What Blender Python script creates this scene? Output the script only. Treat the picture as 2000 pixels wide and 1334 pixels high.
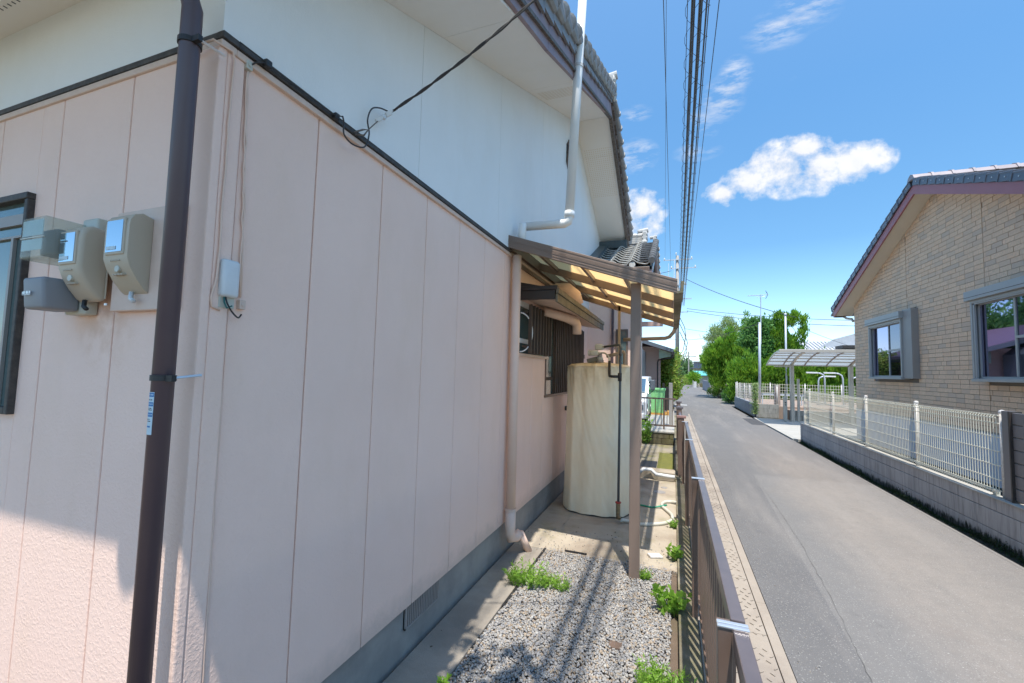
import bpy, bmesh, math, random
import numpy as np
from mathutils import Vector, Matrix, noise as mnoise

# ------------------------------------------------------------------ clear
for o in list(bpy.data.objects): bpy.data.objects.remove(o)
scene = bpy.context.scene
C = scene.collection
R = math.radians
random.seed(7); RNG = np.random.default_rng(7)

# ------------------------------------------------------------------ camera
yaw, pitch, roll = -0.35915994, 0.0663692, 0.02608757
fwd = Vector((math.sin(yaw)*math.cos(pitch), math.cos(yaw)*math.cos(pitch), math.sin(pitch)))
rgt = Vector((math.cos(yaw), -math.sin(yaw), 0)); up = rgt.cross(fwd)
r2 = math.cos(roll)*rgt + math.sin(roll)*up; u2 = -math.sin(roll)*rgt + math.cos(roll)*up
cd = bpy.data.cameras.new('camera'); cam = bpy.data.objects.new('camera', cd); C.objects.link(cam)
m = Matrix((r2, u2, -fwd)).transposed().to_4x4(); m.translation = Vector((0, 0, 1.8))
cam.matrix_world = m
cd.sensor_width = 36; cd.lens = 843.24/2000*36; cd.clip_start = .05; cd.clip_end = 3000
scene.camera = cam

# ------------------------------------------------------------------ sun, sky, exposure
sun_dir = Vector((.12, -.335, 1)).normalized()          # towards the sun
sd = bpy.data.lights.new('sun', 'SUN'); sd.energy = 2.0; sd.angle = R(.53); sd.color = (1, .93, .83)
so = bpy.data.objects.new('sun', sd); C.objects.link(so)
so.rotation_euler = sun_dir.to_track_quat('Z', 'Y').to_euler(); so.location = (3, -8, 25)

world = bpy.data.worlds.new('World'); scene.world = world; world.use_nodes = True
nt = world.node_tree; N = nt.nodes; L = nt.links
for n in list(N): N.remove(n)
wout = N.new('ShaderNodeOutputWorld'); wbg = N.new('ShaderNodeBackground'); L.new(wbg.outputs[0], wout.inputs[0])
wbg.inputs[1].default_value = .15
sky = N.new('ShaderNodeTexSky'); sky.sky_type = 'NISHITA'; sky.sun_disc = False
sky.sun_elevation = math.asin(sun_dir.z); sky.sun_rotation = math.atan2(sun_dir.x, sun_dir.y)
sky.air_density = 1.0; sky.dust_density = .3; sky.ozone_density = 2.0; sky.altitude = 50
def wm(op, a, b=None, c=None, clamp=False):
    n = N.new('ShaderNodeMath'); n.operation = op; n.use_clamp = clamp
    for i, v in enumerate((a, b, c)):
        if v is None: continue
        if isinstance(v, (int, float)): n.inputs[i].default_value = v
        else: L.new(v, n.inputs[i])
    return n.outputs[0]
tc = N.new('ShaderNodeTexCoord'); sep = N.new('ShaderNodeSeparateXYZ'); L.new(tc.outputs['Generated'], sep.inputs[0])
yy = wm('MAXIMUM', sep.outputs[1], .02)
U_ = wm('DIVIDE', sep.outputs[0], yy); V_ = wm('DIVIDE', sep.outputs[2], yy)
comb = N.new('ShaderNodeCombineXYZ'); L.new(U_, comb.inputs[0]); L.new(V_, comb.inputs[1])
def wnoise(vec, scale, detail, rough=.6):
    n = N.new('ShaderNodeTexNoise'); n.inputs['Scale'].default_value = scale; n.inputs['Detail'].default_value = detail
    n.inputs['Roughness'].default_value = rough; L.new(vec, n.inputs['Vector']); return n.outputs['Fac']
# cloud lobes in tangent coordinates of the direction along the road: (u, v, half width, half height, weight)
lobes = [(.10,.388,.045,.030,1),(.145,.41,.055,.045,1),(.175,.445,.045,.035,1),(.215,.43,.07,.070,1),(.25,.465,.05,.035,1),(.275,.42,.065,.06,1),(.325,.425,.06,.052,1),(.365,.43,.04,.038,.9),
         (-.075,.37,.065,.055,1),(-.11,.33,.06,.06,1),(-.05,.34,.045,.04,.9),(-.16,.36,.06,.07,1),
         (-.085,.60,.05,.03,.45),(-.08,.50,.055,.05,.6),(.05,.49,.07,.03,.4),(.10,.60,.05,.06,.6),(.125,.65,.04,.05,.6),(.20,.73,.08,.06,.45),(.26,.77,.08,.07,.45),(.31,.88,.08,.07,.45),(.06,.55,.05,.05,.4),(.22,.62,.05,.03,.2),
         (.13,.115,.16,.02,.38),(.36,.10,.12,.035,.6),(.30,.075,.1,.02,.45),(.0,.08,.2,.012,.4),(.42,.07,.1,.02,.4)]
acc = None; wacc = None
for (cu, cv, a, b, w) in lobes:
    du = wm('MULTIPLY', wm('SUBTRACT', U_, cu), 1/a); dv = wm('MULTIPLY', wm('SUBTRACT', V_, cv), 1/b)
    d = wm('SQRT', wm('ADD', wm('MULTIPLY', du, du), wm('MULTIPLY', dv, dv)))
    e = wm('MULTIPLY', wm('SUBTRACT', 1.25, d, None, True), w)
    if w >= .75: acc = e if acc is None else wm('SMOOTH_MAX', acc, e, .15)
    else: wacc = e if wacc is None else wm('SMOOTH_MAX', wacc, e, .1)
front = wm('GREATER_THAN', sep.outputs[1], .05)
nz = wnoise(comb.outputs[0], 13, 9, .62); nz2 = wnoise(comb.outputs[0], 42, 5, .6)
den = wm('ADD', acc, wm('MULTIPLY', wm('SUBTRACT', nz, .5), 2.9))
den = wm('ADD', den, wm('MULTIPLY', wm('SUBTRACT', nz2, .5), 1.0))
den = wm('MULTIPLY', wm('SMOOTH_MIN', wm('MULTIPLY', wm('SUBTRACT', den, .30), 1.35, None, True), 1, .2), front)
den = wm('MULTIPLY', den, wm('MULTIPLY', wm('SUBTRACT', acc, .22), 9, None, True))
mp_ = N.new('ShaderNodeMapping'); mp_.inputs['Rotation'].default_value = (0, 0, R(-38)); mp_.inputs['Scale'].default_value = (1.0, 2.8, 1); L.new(comb.outputs[0], mp_.inputs[0])
wn = wnoise(mp_.outputs[0], 11, 9, .66)
wden = wm('MULTIPLY', wm('MULTIPLY', wm('MULTIPLY', wm('SUBTRACT', wacc, .17), 3.2, None, True), wm('MULTIPLY', wm('SUBTRACT', wn, .45), 3.0, None, True)), front)
den = wm('MAXIMUM', den, wden)
gen = wnoise(tc.outputs['Generated'], 3.2, 8, .6)       # the rest of the sky: a few loose fair-weather clouds
gden = wm('MULTIPLY', wm('SUBTRACT', gen, .60), 5, None, True)
back = wm('SUBTRACT', 1, wm('MULTIPLY', wm('SUBTRACT', sep.outputs[1], .02), 6, None, True))
gden = wm('MULTIPLY', gden, wm('MULTIPLY', back, wm('MULTIPLY', sep.outputs[2], 5, None, True)))
den = wm('MAXIMUM', den, gden, None, True)
shade = wm('ADD', 1.55, wm('MULTIPLY', nz, 1.1))
cc = N.new('ShaderNodeCombineColor'); L.new(wm('MULTIPLY', shade, .99), cc.inputs[0]); L.new(wm('MULTIPLY', shade, .985), cc.inputs[1]); L.new(shade, cc.inputs[2])
tint = N.new('ShaderNodeMix'); tint.data_type = 'RGBA'; tint.blend_type = 'MULTIPLY'; tint.inputs[0].default_value = 1
cg = N.new('ShaderNodeValToRGB'); L.new(wm('MAXIMUM', sep.outputs[2], 0), cg.inputs[0]); ce = cg.color_ramp.elements
ce[0].position = 0; ce[0].color = (.50,.55,.66,1); ce[1].position = 1.0; ce[1].color = (.68,.78,.75,1)
for p_, c_ in ((.10,(.41,.49,.55,1)),(.26,(.26,.38,.42,1)),(.5,(.31,.47,.52,1)),(.75,(.46,.60,.62,1))): q_ = ce.new(p_); q_.color = c_
L.new(sky.outputs[0], tint.inputs[6]); L.new(cg.outputs[0], tint.inputs[7])
mx = N.new('ShaderNodeMix'); mx.data_type = 'RGBA'; L.new(wm('MULTIPLY', den, .93), mx.inputs[0]); L.new(tint.outputs[2], mx.inputs[6]); L.new(cc.outputs[0], mx.inputs[7])
L.new(mx.outputs[2], wbg.inputs[0])

scene.view_settings.view_transform = 'Standard'; scene.view_settings.look = 'None'
scene.view_settings.exposure = 1.72; scene.view_settings.gamma = 1.0; scene.view_settings.use_curve_mapping = False
scene.render.engine = 'CYCLES'
scene.render.resolution_x = 1024; scene.render.resolution_y = 683

# ------------------------------------------------------------------ material helpers
class NT:
    def __init__(s, name):
        s.m = bpy.data.materials.new(name); s.m.use_nodes = True; s.t = s.m.node_tree
        s.b = s.t.nodes['Principled BSDF']; s.out = s.t.nodes['Material Output']
    def n(s, k, **kw):
        x = s.t.nodes.new(k)
        for a, b in kw.items(): setattr(x, a, b)
        return x
    def put(s, v, sock):
        if isinstance(v, (int, float)): sock.default_value = v
        elif isinstance(v, tuple): sock.default_value = v if len(v) == 4 or sock.type == 'VECTOR' else (*v, 1)
        else: s.t.links.new(v, sock)
    def math(s, op, a, b=None, clamp=False):
        x = s.n('ShaderNodeMath', operation=op, use_clamp=clamp); s.put(a, x.inputs[0])
        if b is not None: s.put(b, x.inputs[1])
        return x.outputs[0]
    def obj(s): return s.n('ShaderNodeTexCoord').outputs['Object']
    def noise(s, scale, detail=4, rough=.55, vec=None, stretch=None, dist=0):
        x = s.n('ShaderNodeTexNoise'); x.inputs['Scale'].default_value = scale; x.inputs['Detail'].default_value = detail
        x.inputs['Roughness'].default_value = rough; x.inputs['Distortion'].default_value = dist
        v = vec or s.obj()
        if stretch:
            mp = s.n('ShaderNodeMapping'); s.put(v, mp.inputs[0]); mp.inputs['Scale'].default_value = stretch; v = mp.outputs[0]
        s.put(v, x.inputs['Vector']); return x.outputs['Fac']
    def ramp(s, v, a, b):
        x = s.n('ShaderNodeMapRange'); s.put(v, x.inputs[0]); x.inputs[1].default_value = a; x.inputs[2].default_value = b
        return x.outputs[0]
    def mix(s, f, a, b, blend='MIX'):
        x = s.n('ShaderNodeMix', data_type='RGBA', blend_type=blend); s.put(f, x.inputs[0]); s.put(a, x.inputs[6]); s.put(b, x.inputs[7]); return x.outputs[2]
    def xyz(s):
        x = s.n('ShaderNodeSeparateXYZ'); s.put(s.obj(), x.inputs[0]); return x.outputs
    def bump(s, h, strength=.5, dist=.003):
        x = s.n('ShaderNodeBump'); s.put(h, x.inputs['Height']); x.inputs['Strength'].default_value = strength; x.inputs['Distance'].default_value = dist
        s.put(x.outputs[0], s.b.inputs['Normal'])
    def fin(s, col, rough=.7, metal=0, spec=.5):
        s.put(col, s.b.inputs['Base Color']); s.put(rough, s.b.inputs['Roughness']); s.b.inputs['Metallic'].default_value = metal
        s.b.inputs['Specular IOR Level'].default_value = spec; return s.m
    def rnd(s): return s.n('ShaderNodeObjectInfo').outputs['Random']
    def island(s): return s.n('ShaderNodeNewGeometry').outputs['Random Per Island']

def paint(name, col, col2=None, rough=.6, ns=6, var=.5, bump=0, bs=200, metal=0, spec=.5, rv=0.0, stretch=None, dirt=None):
    k = NT(name); c2 = col2 or tuple(x*.8 for x in col)
    f = k.math('MULTIPLY', k.ramp(k.noise(ns, 6, .6, stretch=stretch), .35, .7), var)
    c = k.mix(f, col, c2)
    if dirt: c = k.mix(k.math('MULTIPLY', k.ramp(k.noise(ns*2.7, 7, .7), .52, .75), dirt[3]), c, dirt[:3])
    if rv:
        c = k.mix(k.math('MULTIPLY', k.rnd(), rv), c, tuple(x*.45 for x in col))
    if bump: k.bump(k.noise(bs, 3), bump, .002)
    return k.fin(c, rough, metal, spec)

def stucco(name, col, col2, strength, warm=None):
    k = NT(name)
    f = k.ramp(k.noise(1.3, 6, .6), .3, .75)
    c = k.mix(f, col, col2)
    if warm: c = k.mix(k.math('MULTIPLY', k.ramp(k.noise(3.1, 7, .65, stretch=(1, 1, .35)), .5, .78), .5), c, warm)
    if warm:
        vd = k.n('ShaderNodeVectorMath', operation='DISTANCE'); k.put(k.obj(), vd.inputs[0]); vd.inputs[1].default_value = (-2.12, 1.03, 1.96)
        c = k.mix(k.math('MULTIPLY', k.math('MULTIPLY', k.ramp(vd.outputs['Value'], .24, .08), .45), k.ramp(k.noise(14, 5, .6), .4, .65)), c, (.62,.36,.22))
        x_ = k.xyz(); c = k.mix(k.math('MULTIPLY', k.ramp(k.math('ADD', x_[2], k.math('MULTIPLY', k.noise(7, 5, .7), -.25)), .32, .20), .35), c, (.40,.33,.28))
    h1 = k.ramp(k.noise(75, 3, .5, dist=.6), .46, .6); h2 = k.noise(320, 2)
    h = k.math('ADD', h1, k.math('MULTIPLY', h2, .35))
    k.bump(h, strength, .0035)
    return k.fin(c, .62, 0, .35)

M = {}
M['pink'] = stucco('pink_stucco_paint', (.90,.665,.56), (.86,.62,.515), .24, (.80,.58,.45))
M['pink_smooth'] = paint('pink_trim_paint', (.70,.54,.45), (.58,.42,.33), .55, 9, .6, .3, 120)
M['white_wall'] = stucco('white_wall_paint', (.84,.85,.84), (.78,.80,.79), .14, (.76,.755,.72))
M['soffit'] = paint('cream_soffit_board', (.84,.82,.78), (.79,.76,.70), .7, 2, .5, .1, 90)
M['soffit_tan'] = paint('tan_soffit_board', (.72,.64,.52), (.66,.58,.47), .7, 2, .4)
M['belt'] = paint('black_belt_wood', (.035,.032,.032), (.09,.08,.07), .6, 30, .8, .8, 60)
M['barge'] = paint('purple_brown_barge_board', (.26,.18,.195), (.34,.26,.25), .5, 3, .8, .2, 60)
M['barge_dark'] = paint('weathered_dark_edge_strip', (.07,.055,.05), (.22,.2,.18), .75, 40, .9, .6, 80)
M['brown_pipe'] = paint('dark_brown_downpipe_plastic', (.085,.060,.072), (.105,.075,.08), .38, 4, .7, .1, 200)
M['white_pipe'] = paint('white_grey_vent_pipe', (.80,.81,.81), (.66,.67,.65), .4, 3, .6, .1, 100, stretch=(1,1,.5))
M['pink_pipe'] = paint('pink_painted_pipe', (.78,.57,.46), (.70,.50,.39), .5, 4, .6)
M['plinth'] = paint('grey_concrete_plinth', (.34,.325,.30), (.20,.195,.185), .85, 3, .9, .5, 120, dirt=(.33,.31,.27,.5))
M['bronze'] = paint('brown_bronze_aluminium', (.22,.16,.13), (.27,.205,.165), .42, 3, .5, .05, 300, spec=.5)
M['bronze_dark'] = paint('dark_bronze_aluminium', (.135,.092,.072), (.17,.12,.095), .38, 4, .6, .05, 300)
M['silver'] = paint('bare_aluminium', (.75,.76,.78), (.55,.56,.58), .3, 12, .5, metal=.7)
M['rail_top'] = paint('sun_bleached_bronze_rail', (.13,.11,.115), (.18,.15,.15), .33, 9, .6, metal=.2)
M['hood_metal'] = paint('weathered_hood_fascia', (.20,.18,.13), (.09,.075,.06), .6, 7, .9, .3, 60)
M['hood_dark'] = paint('dark_brown_hood_end', (.03,.024,.022), (.05,.04,.035), .5, 5, .5)
M['lattice'] = paint('dark_brown_lattice_slat', (.055,.037,.026), (.10,.07,.05), .6, 6, .7, .2, 80)
M['ceramic'] = paint('grey_brown_painted_metal', (.30,.28,.265), (.26,.245,.23), .45, 4, .5)
M['meter'] = paint('beige_grey_meter_case', (.47,.41,.32), (.52,.44,.34), .45, 5, .5, .06, 200)
M['greybox'] = paint('blue_grey_plastic', (.24,.25,.27), (.21,.22,.24), .5, 5, .5)
M['cream_plastic'] = paint('cream_plastic', (.52,.52,.45), (.45,.43,.35), .4, 6, .5)
M['white_plastic'] = paint('white_plastic', (.68,.71,.73), (.55,.57,.56), .35, 12, .5)
M['white_sticker'] = paint('pale_blue_paper', (.55,.68,.74), (.45,.6,.68), .6, 30, .5)
M['blue_ink'] = paint('blue_ink', (.03,.17,.42), (.03,.2,.5), .6)
M['dark_ink'] = paint('dark_ink', (.05,.06,.08), (.1,.1,.12), .6)
M['black'] = paint('black_rubber', (.02,.02,.022), (.035,.035,.035), .5)
M['wire'] = paint('grey_black_cable_sheath', (.035,.033,.036), (.06,.055,.06), .5)
M['teal'] = paint('teal_wire', (.02,.13,.12), (.02,.1,.1), .5)
M['white_metal'] = paint('white_painted_steel', (.66,.65,.63), (.45,.42,.38), .4, 25, .7, dirt=(.3,.2,.14,.5))
M['cream_wire'] = paint('cream_coated_fence_wire', (.78,.75,.62), (.68,.65,.54), .4, 8, .5)
M['grey_panel'] = paint('dark_grey_aluminium_slat', (.17,.16,.165), (.185,.175,.18), .4, 3, .4)
M['grey_frame'] = paint('warm_grey_window_frame', (.36,.36,.35), (.32,.32,.31), .4, 3, .4)
M['grey_light'] = paint('light_grey_render', (.62,.65,.71), (.55,.58,.64), .7, 2, .6, .2, 90)
M['carport'] = paint('champagne_aluminium', (.52,.49,.43), (.46,.43,.38), .35, 3, .5, metal=.15)
M['burgundy'] = paint('burgundy_barge_paint', (.36,.125,.135), (.39,.15,.16), .45, 4, .4)
M['tile_dark'] = paint('blue_black_roof_tile', (.12,.13,.16), (.16,.17,.20), .35, 5, .7, .1, 80, rv=.35)
M['tile_ridge'] = paint('grey_pink_ridge_tile', (.36,.31,.32), (.28,.24,.25), .4, 5, .7, rv=.3)
M['tile_grey'] = paint('silver_grey_kawara_tile', (.58,.58,.57), (.40,.40,.38), .42, 9, .9, .3, 60, rv=.3, dirt=(.14,.11,.05,.6))
M['tile_verge'] = paint('weathered_grey_verge_tile', (.30,.30,.31), (.20,.20,.205), .45, 9, .9, .3, 60, rv=.3, dirt=(.12,.10,.06,.5))
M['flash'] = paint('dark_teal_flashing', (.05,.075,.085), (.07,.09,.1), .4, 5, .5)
M['purple_roof'] = paint('purple_brown_slate_roof', (.17,.10,.14), (.22,.14,.18), .45, 5, .7, rv=.5)
M['pillar'] = paint('pinkish_stone_pillar', (.40,.33,.29), (.27,.22,.2), .8, 6, .9, .5, 60, dirt=(.15,.12,.11,.6))
M['pole'] = paint('grey_concrete_pole', (.36,.34,.31), (.27,.25,.23), .8, 4, .7, .2, 60)
M['galv'] = paint('galvanised_pole', (.50,.55,.6), (.4,.45,.5), .4, 3, .5, metal=.2)
M['insul'] = paint('white_porcelain', (.7,.72,.72), (.55,.55,.55), .25, 20, .5)
M['bin_green'] = paint('rusty_green_paint', (.24,.60,.22), (.28,.64,.30), .55, 8, .8, .3, 60, dirt=(.30,.15,.06,.8))
M['orange'] = paint('orange_plastic_pallet', (.62,.33,.07), (.5,.25,.07), .6, 12, .6)
M['car'] = paint('white_car_paint', (.62,.65,.68), (.58,.61,.64), .2, 3, .4, spec=.6)
M['siding'] = paint('pink_beige_siding', (.52,.36,.31), (.47,.32,.27), .65, 4, .5, .2, 60)
M['brick_red'] = paint('dark_red_base_paint', (.24,.09,.08), (.2,.08,.07), .6, 6, .5)
M['grey_sheet'] = paint('grey_corrugated_sheet', (.12,.14,.16), (.1,.115,.13), .5, 4, .5)
M['green_gable'] = paint('pale_green_soffit', (.30,.34,.24), (.22,.25,.17), .7, 6, .6)
M['teal_roof'] = paint('teal_metal_roof', (.14,.50,.47), (.11,.42,.40), .4, 2, .5)
M['beige_wall'] = paint('beige_ribbed_wall', (.48,.42,.33), (.42,.37,.29), .7, 3, .5)
M['mauve_wall'] = paint('mauve_grey_block', (.25,.24,.27), (.2,.19,.22), .8, 3, .6)
M['white_roof'] = paint('white_grey_tiles', (.50,.52,.55), (.38,.4,.43), .5, 5, .7)
M['bark'] = paint('bark', (.10,.075,.055), (.055,.04,.03), .9, 20, .8, .8, 40)
M['moss_green'] = paint('moss', (.16,.16,.03), (.10,.11,.03), .95, 9, .8, .9, 90)
M['stone_red'] = paint('reddish_stone_cap', (.30,.17,.15), (.22,.13,.12), .8, 12, .6)
M['hose_white'] = paint('off_white_hose', (.60,.59,.52), (.45,.44,.37), .5, 15, .7)
M['hose_green'] = paint('green_hose', (.02,.26,.16), (.02,.2,.13), .4, 8, .5)
M['slate_pipe'] = paint('blue_grey_pvc_pipe', (.075,.09,.10), (.10,.11,.11), .45, 8, .6)
M['tan_metal'] = paint('tan_painted_post', (.35,.28,.21), (.3,.24,.18), .5, 5, .5)
M['red_valve'] = paint('red_valve_handle', (.4,.04,.03), (.3,.05,.04), .5)
M['brass'] = paint('aged_brass', (.28,.23,.14), (.15,.12,.08), .4, 30, .7, metal=.6)

def concrete(name, a, b, stain=None, moss=None, scale=2.2, bump=.6):
    k = NT(name); c = k.mix(k.ramp(k.noise(scale, 8, .62), .3, .72), a, b)
    c = k.mix(k.math('MULTIPLY', k.ramp(k.noise(140, 2), .5, .75), .35), c, tuple(x*.55 for x in a))
    if stain: c = k.mix(k.math('MULTIPLY', k.ramp(k.noise(.9, 7, .65, dist=.4), .47, .62), stain[3]), c, stain[:3])
    if moss: c = k.mix(k.math('MULTIPLY', k.ramp(k.noise(2.7, 8, .7), .5, .68), moss[3]), c, moss[:3])
    k.bump(k.math('ADD', k.noise(120, 4), k.math('MULTIPLY', k.noise(9, 4), 1.2)), bump, .004)
    return k.fin(c, .9, 0, .3)
M['yard'] = concrete('yard_concrete', (.46,.41,.33), (.36,.31,.25), (.22,.17,.13,.6), (.15,.15,.05,.35))
M['yard_moss'] = concrete('mossy_yard_concrete', (.34,.30,.24), (.26,.23,.17), (.13,.11,.07,.6), (.17,.17,.03,.8))
M['strip'] = concrete('dark_concrete_strip', (.37,.33,.28), (.26,.24,.21), (.19,.17,.145,.6), None, 3)
M['kerb'] = concrete('mossy_kerb_concrete', (.30,.27,.21), (.17,.15,.10), (.09,.08,.05,.7), (.12,.13,.04,.7), 4)
M['lid'] = concrete('tan_concrete_lid', (.37,.325,.275), (.31,.265,.22), (.2,.17,.15,.5), None, 3.5, .5)
M['old_block'] = concrete('mossy_old_block', (.20,.18,.12), (.10,.09,.055), (.07,.06,.03,.7), (.14,.14,.04,.5), 6)
M['pale_concrete'] = concrete('pale_driveway_concrete', (.44,.43,.40), (.37,.36,.33), (.3,.29,.27,.4))
M['soil'] = concrete('dark_soil', (.055,.05,.04), (.035,.032,.026), None, (.04,.055,.02,.6), 6, 1)
M['pavers'] = concrete('brown_paving', (.36,.28,.23), (.28,.21,.17), None, None, 8)
M['darkened_yard_soil'] = concrete('darkened_brown_yard_soil', (.17,.13,.10), (.12,.09,.07), None, (.10,.10,.04,.4), 6, 1)
M['earth'] = concrete('field_ground', (.14,.13,.09), (.09,.10,.05), None, (.06,.09,.03,.7), .3)

# block wall: dark damp foot with ragged upper edge, moss
def blockmat(name, a, b, dark, foot):
    k = NT(name); x = k.xyz()
    c = k.mix(k.ramp(k.noise(4, 8, .65, stretch=(1, 1, .4)), .3, .7), a, b)
    c = k.mix(k.math('MULTIPLY', k.rnd(), .25), c, tuple(v*.7 for v in a))
    geo = k.n('ShaderNodeNewGeometry'); sp = k.n('ShaderNodeSeparateXYZ'); k.put(geo.outputs['Position'], sp.inputs[0])
    nz_ = k.noise(16, 6, .7, vec=geo.outputs['Position'], stretch=(1, 1.6, .5))
    h = k.math('SUBTRACT', sp.outputs[2], k.math('MULTIPLY', nz_, foot*2.0))
    c = k.mix(k.ramp(h, -foot*.55, -foot*.9), c, dark)
    st = k.noise(7, 5, .7, vec=geo.outputs['Position'], stretch=(1, 3, .25))
    c = k.mix(k.math('MULTIPLY', k.ramp(st, .45, .68), .75), c, tuple(v*.45 for v in a))
    k.bump(k.noise(150, 3), .5, .003)
    return k.fin(c, .9, 0, .3)
M['block'] = blockmat('grey_concrete_block', (.46,.445,.44), (.37,.355,.355), (.02,.023,.014), .14)
M['block_pale'] = blockmat('pale_concrete_block', (.38,.37,.34), (.28,.28,.26), (.12,.12,.09), .05)
M['block_blue'] = blockmat('grey_blue_concrete_block', (.33,.35,.38), (.26,.28,.31), (.08,.09,.09), .08)

def asphalt():
    k = NT('worn_asphalt'); x = k.xyz()
    w = k.noise(.7, 5, .6); xx = k.math('ADD', x[0], k.math('MULTIPLY', k.math('SUBTRACT', w, .5), .9))
    base = k.mix(k.ramp(k.noise(1.6, 7, .6), .3, .7), (.128,.126,.128), (.152,.149,.148))
    tan = k.mix(k.ramp(k.noise(2.1, 7, .65, stretch=(1.5, .5, 1)), .3, .7), (.24,.21,.185), (.19,.17,.153))
    f = k.math('MULTIPLY', k.ramp(xx, 1.45, 1.95), k.ramp(k.math('ADD', x[1], k.math('MULTIPLY', w, 6)), 22, 12))
    c = k.mix(f, base, tan)
    f3 = k.math('MULTIPLY', k.ramp(xx, 2.5, 3.0), .7); c = k.mix(f3, c, (.16,.15,.145))
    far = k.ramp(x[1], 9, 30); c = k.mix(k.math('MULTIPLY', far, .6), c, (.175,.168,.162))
    ln = k.math('SUBTRACT', x[0], k.math('ADD', k.math('MULTIPLY', x[1], .045), .965)); c = k.mix(k.math('MULTIPLY', k.ramp(ln, -.005, .005), k.math('MULTIPLY', k.ramp(x[1], 9.3, 9.1), .22)), c, (.30,.285,.265))
    # brown rust-like stain
    c = k.mix(k.math('MULTIPLY', k.ramp(k.noise(.8, 6, .7, dist=.5), .55, .68), k.math('MULTIPLY', f, .3)), c, (.20,.165,.145))
    c = k.mix(k.math('MULTIPLY', k.ramp(k.noise(9, 8, .75), .42, .68), .22), c, (.11,.108,.105))
    c = k.mix(k.math('MULTIPLY', k.ramp(k.noise(.9, 5, .6, stretch=(2.2, .25, 1)), .5, .7), .35), c, (.30,.275,.25))
    v2 = k.n('ShaderNodeTexVoronoi'); v2.inputs['Scale'].default_value = 55; k.put(k.obj(), v2.inputs['Vector'])
    c = k.mix(k.math('MULTIPLY', k.math('LESS_THAN', v2.outputs['Distance'], .22), .5), c, (.36,.35,.33))
    c = k.mix(k.math('MULTIPLY', k.ramp(k.noise(110, 2), .36, .28), .6), c, (.05,.05,.05))
    # aggregate
    sp = k.noise(260, 2, .5); c = k.mix(k.math('MULTIPLY', k.ramp(sp, .62, .72), .6), c, (.42,.41,.39))
    c = k.mix(k.math('MULTIPLY', k.ramp(sp, .40, .30), .5), c, (.05,.05,.05))
    vz = k.n('ShaderNodeTexVoronoi'); vz.inputs['Scale'].default_value = 14; k.put(k.obj(), vz.inputs['Vector'])
    c = k.mix(k.math('MULTIPLY', k.math('LESS_THAN', vz.outputs['Distance'], .055), .7), c, (.5,.49,.46))
    # dark cracks
    cr = k.math('ABSOLUTE', k.math('SUBTRACT', k.noise(.55, 6, .55), .5))
    c = k.mix(k.math('MULTIPLY', k.ramp(cr, .0012, .0004), .2), c, (.06,.058,.055))
    k.bump(k.math('ADD', k.noise(230, 3), k.math('MULTIPLY', k.noise(6, 3), 2.5)), .55, .003)
    return k.fin(c, .85, 0, .35)
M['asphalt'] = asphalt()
M['asphalt_dark'] = concrete('dark_asphalt_patch', (.085,.085,.09), (.065,.065,.07), None, None, 5)
M['seam'] = paint('tar_seam', (.085,.082,.079), (.11,.105,.10), .9)

def gravel_mat():
    k = NT('gravel_stone'); i = k.island()
    cr = k.n('ShaderNodeValToRGB'); k.put(i, cr.inputs[0]); cr.color_ramp.interpolation = 'CONSTANT'
    cols = [(.36,.36,.36),(.43,.41,.39),(.30,.305,.32),(.48,.46,.43),(.36,.36,.35),(.43,.34,.24),(.30,.305,.32),(.52,.51,.48),(.40,.38,.35),(.40,.30,.20),(.33,.335,.35)]
    e = cr.color_ramp.elements
    e[0].position = 0; e[0].color = (*cols[0], 1); e[1].position = 1/len(cols); e[1].color = (*cols[1], 1)
    for j, c in enumerate(cols[2:], 2):
        z = e.new(j/len(cols)); z.color = (*c, 1)
    c = k.mix(k.ramp(k.noise(70, 4), .3, .8), cr.outputs[0], (.2,.19,.18))
    return k.fin(c, .8, 0, .4)
M['gravel'] = gravel_mat()

def brick_mat():
    k = NT('tan_brick_siding'); i = k.rnd()
    cr = k.n('ShaderNodeValToRGB'); k.put(i, cr.inputs[0]); e = cr.color_ramp.elements
    cols = [(.76,.525,.35),(.80,.56,.375),(.66,.48,.345),(.82,.57,.385),(.77,.535,.36),(.58,.44,.335),(.79,.52,.335),(.73,.51,.35)]
    cr.color_ramp.interpolation = 'CONSTANT'
    e[0].position = 0; e[0].color = (*cols[0], 1); e[1].position = 1/8; e[1].color = (*cols[1], 1)
    for j, c in enumerate(cols[2:], 2): z = e.new(j/8); z.color = (*c, 1)
    c = k.mix(k.ramp(k.noise(30, 5), .35, .75), cr.outputs[0], (.62,.46,.33))
    k.bump(k.noise(120, 3), .35, .002); return k.fin(c, .75, 0, .35)
M['brick'] = brick_mat()
def brick_mat2():
    m2 = M['brick'].copy(); m2.name = 'tan_brick_siding_field'
    t = m2.node_tree; oi = [n for n in t.nodes if n.type == 'OBJECT_INFO'][0]; g = t.nodes.new('ShaderNodeNewGeometry')
    for l in list(t.links):
        if l.from_node == oi: t.links.new(g.outputs['Random Per Island'], l.to_socket)
    return m2
M['brick_field'] = brick_mat2()
M['mortar_pale'] = paint('pale_block_mortar', (.30,.295,.30), (.25,.245,.25), .9, 5, .5)
M['mortar'] = paint('grey_brown_mortar', (.20,.175,.15), (.17,.15,.13), .9, 5, .5)

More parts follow.
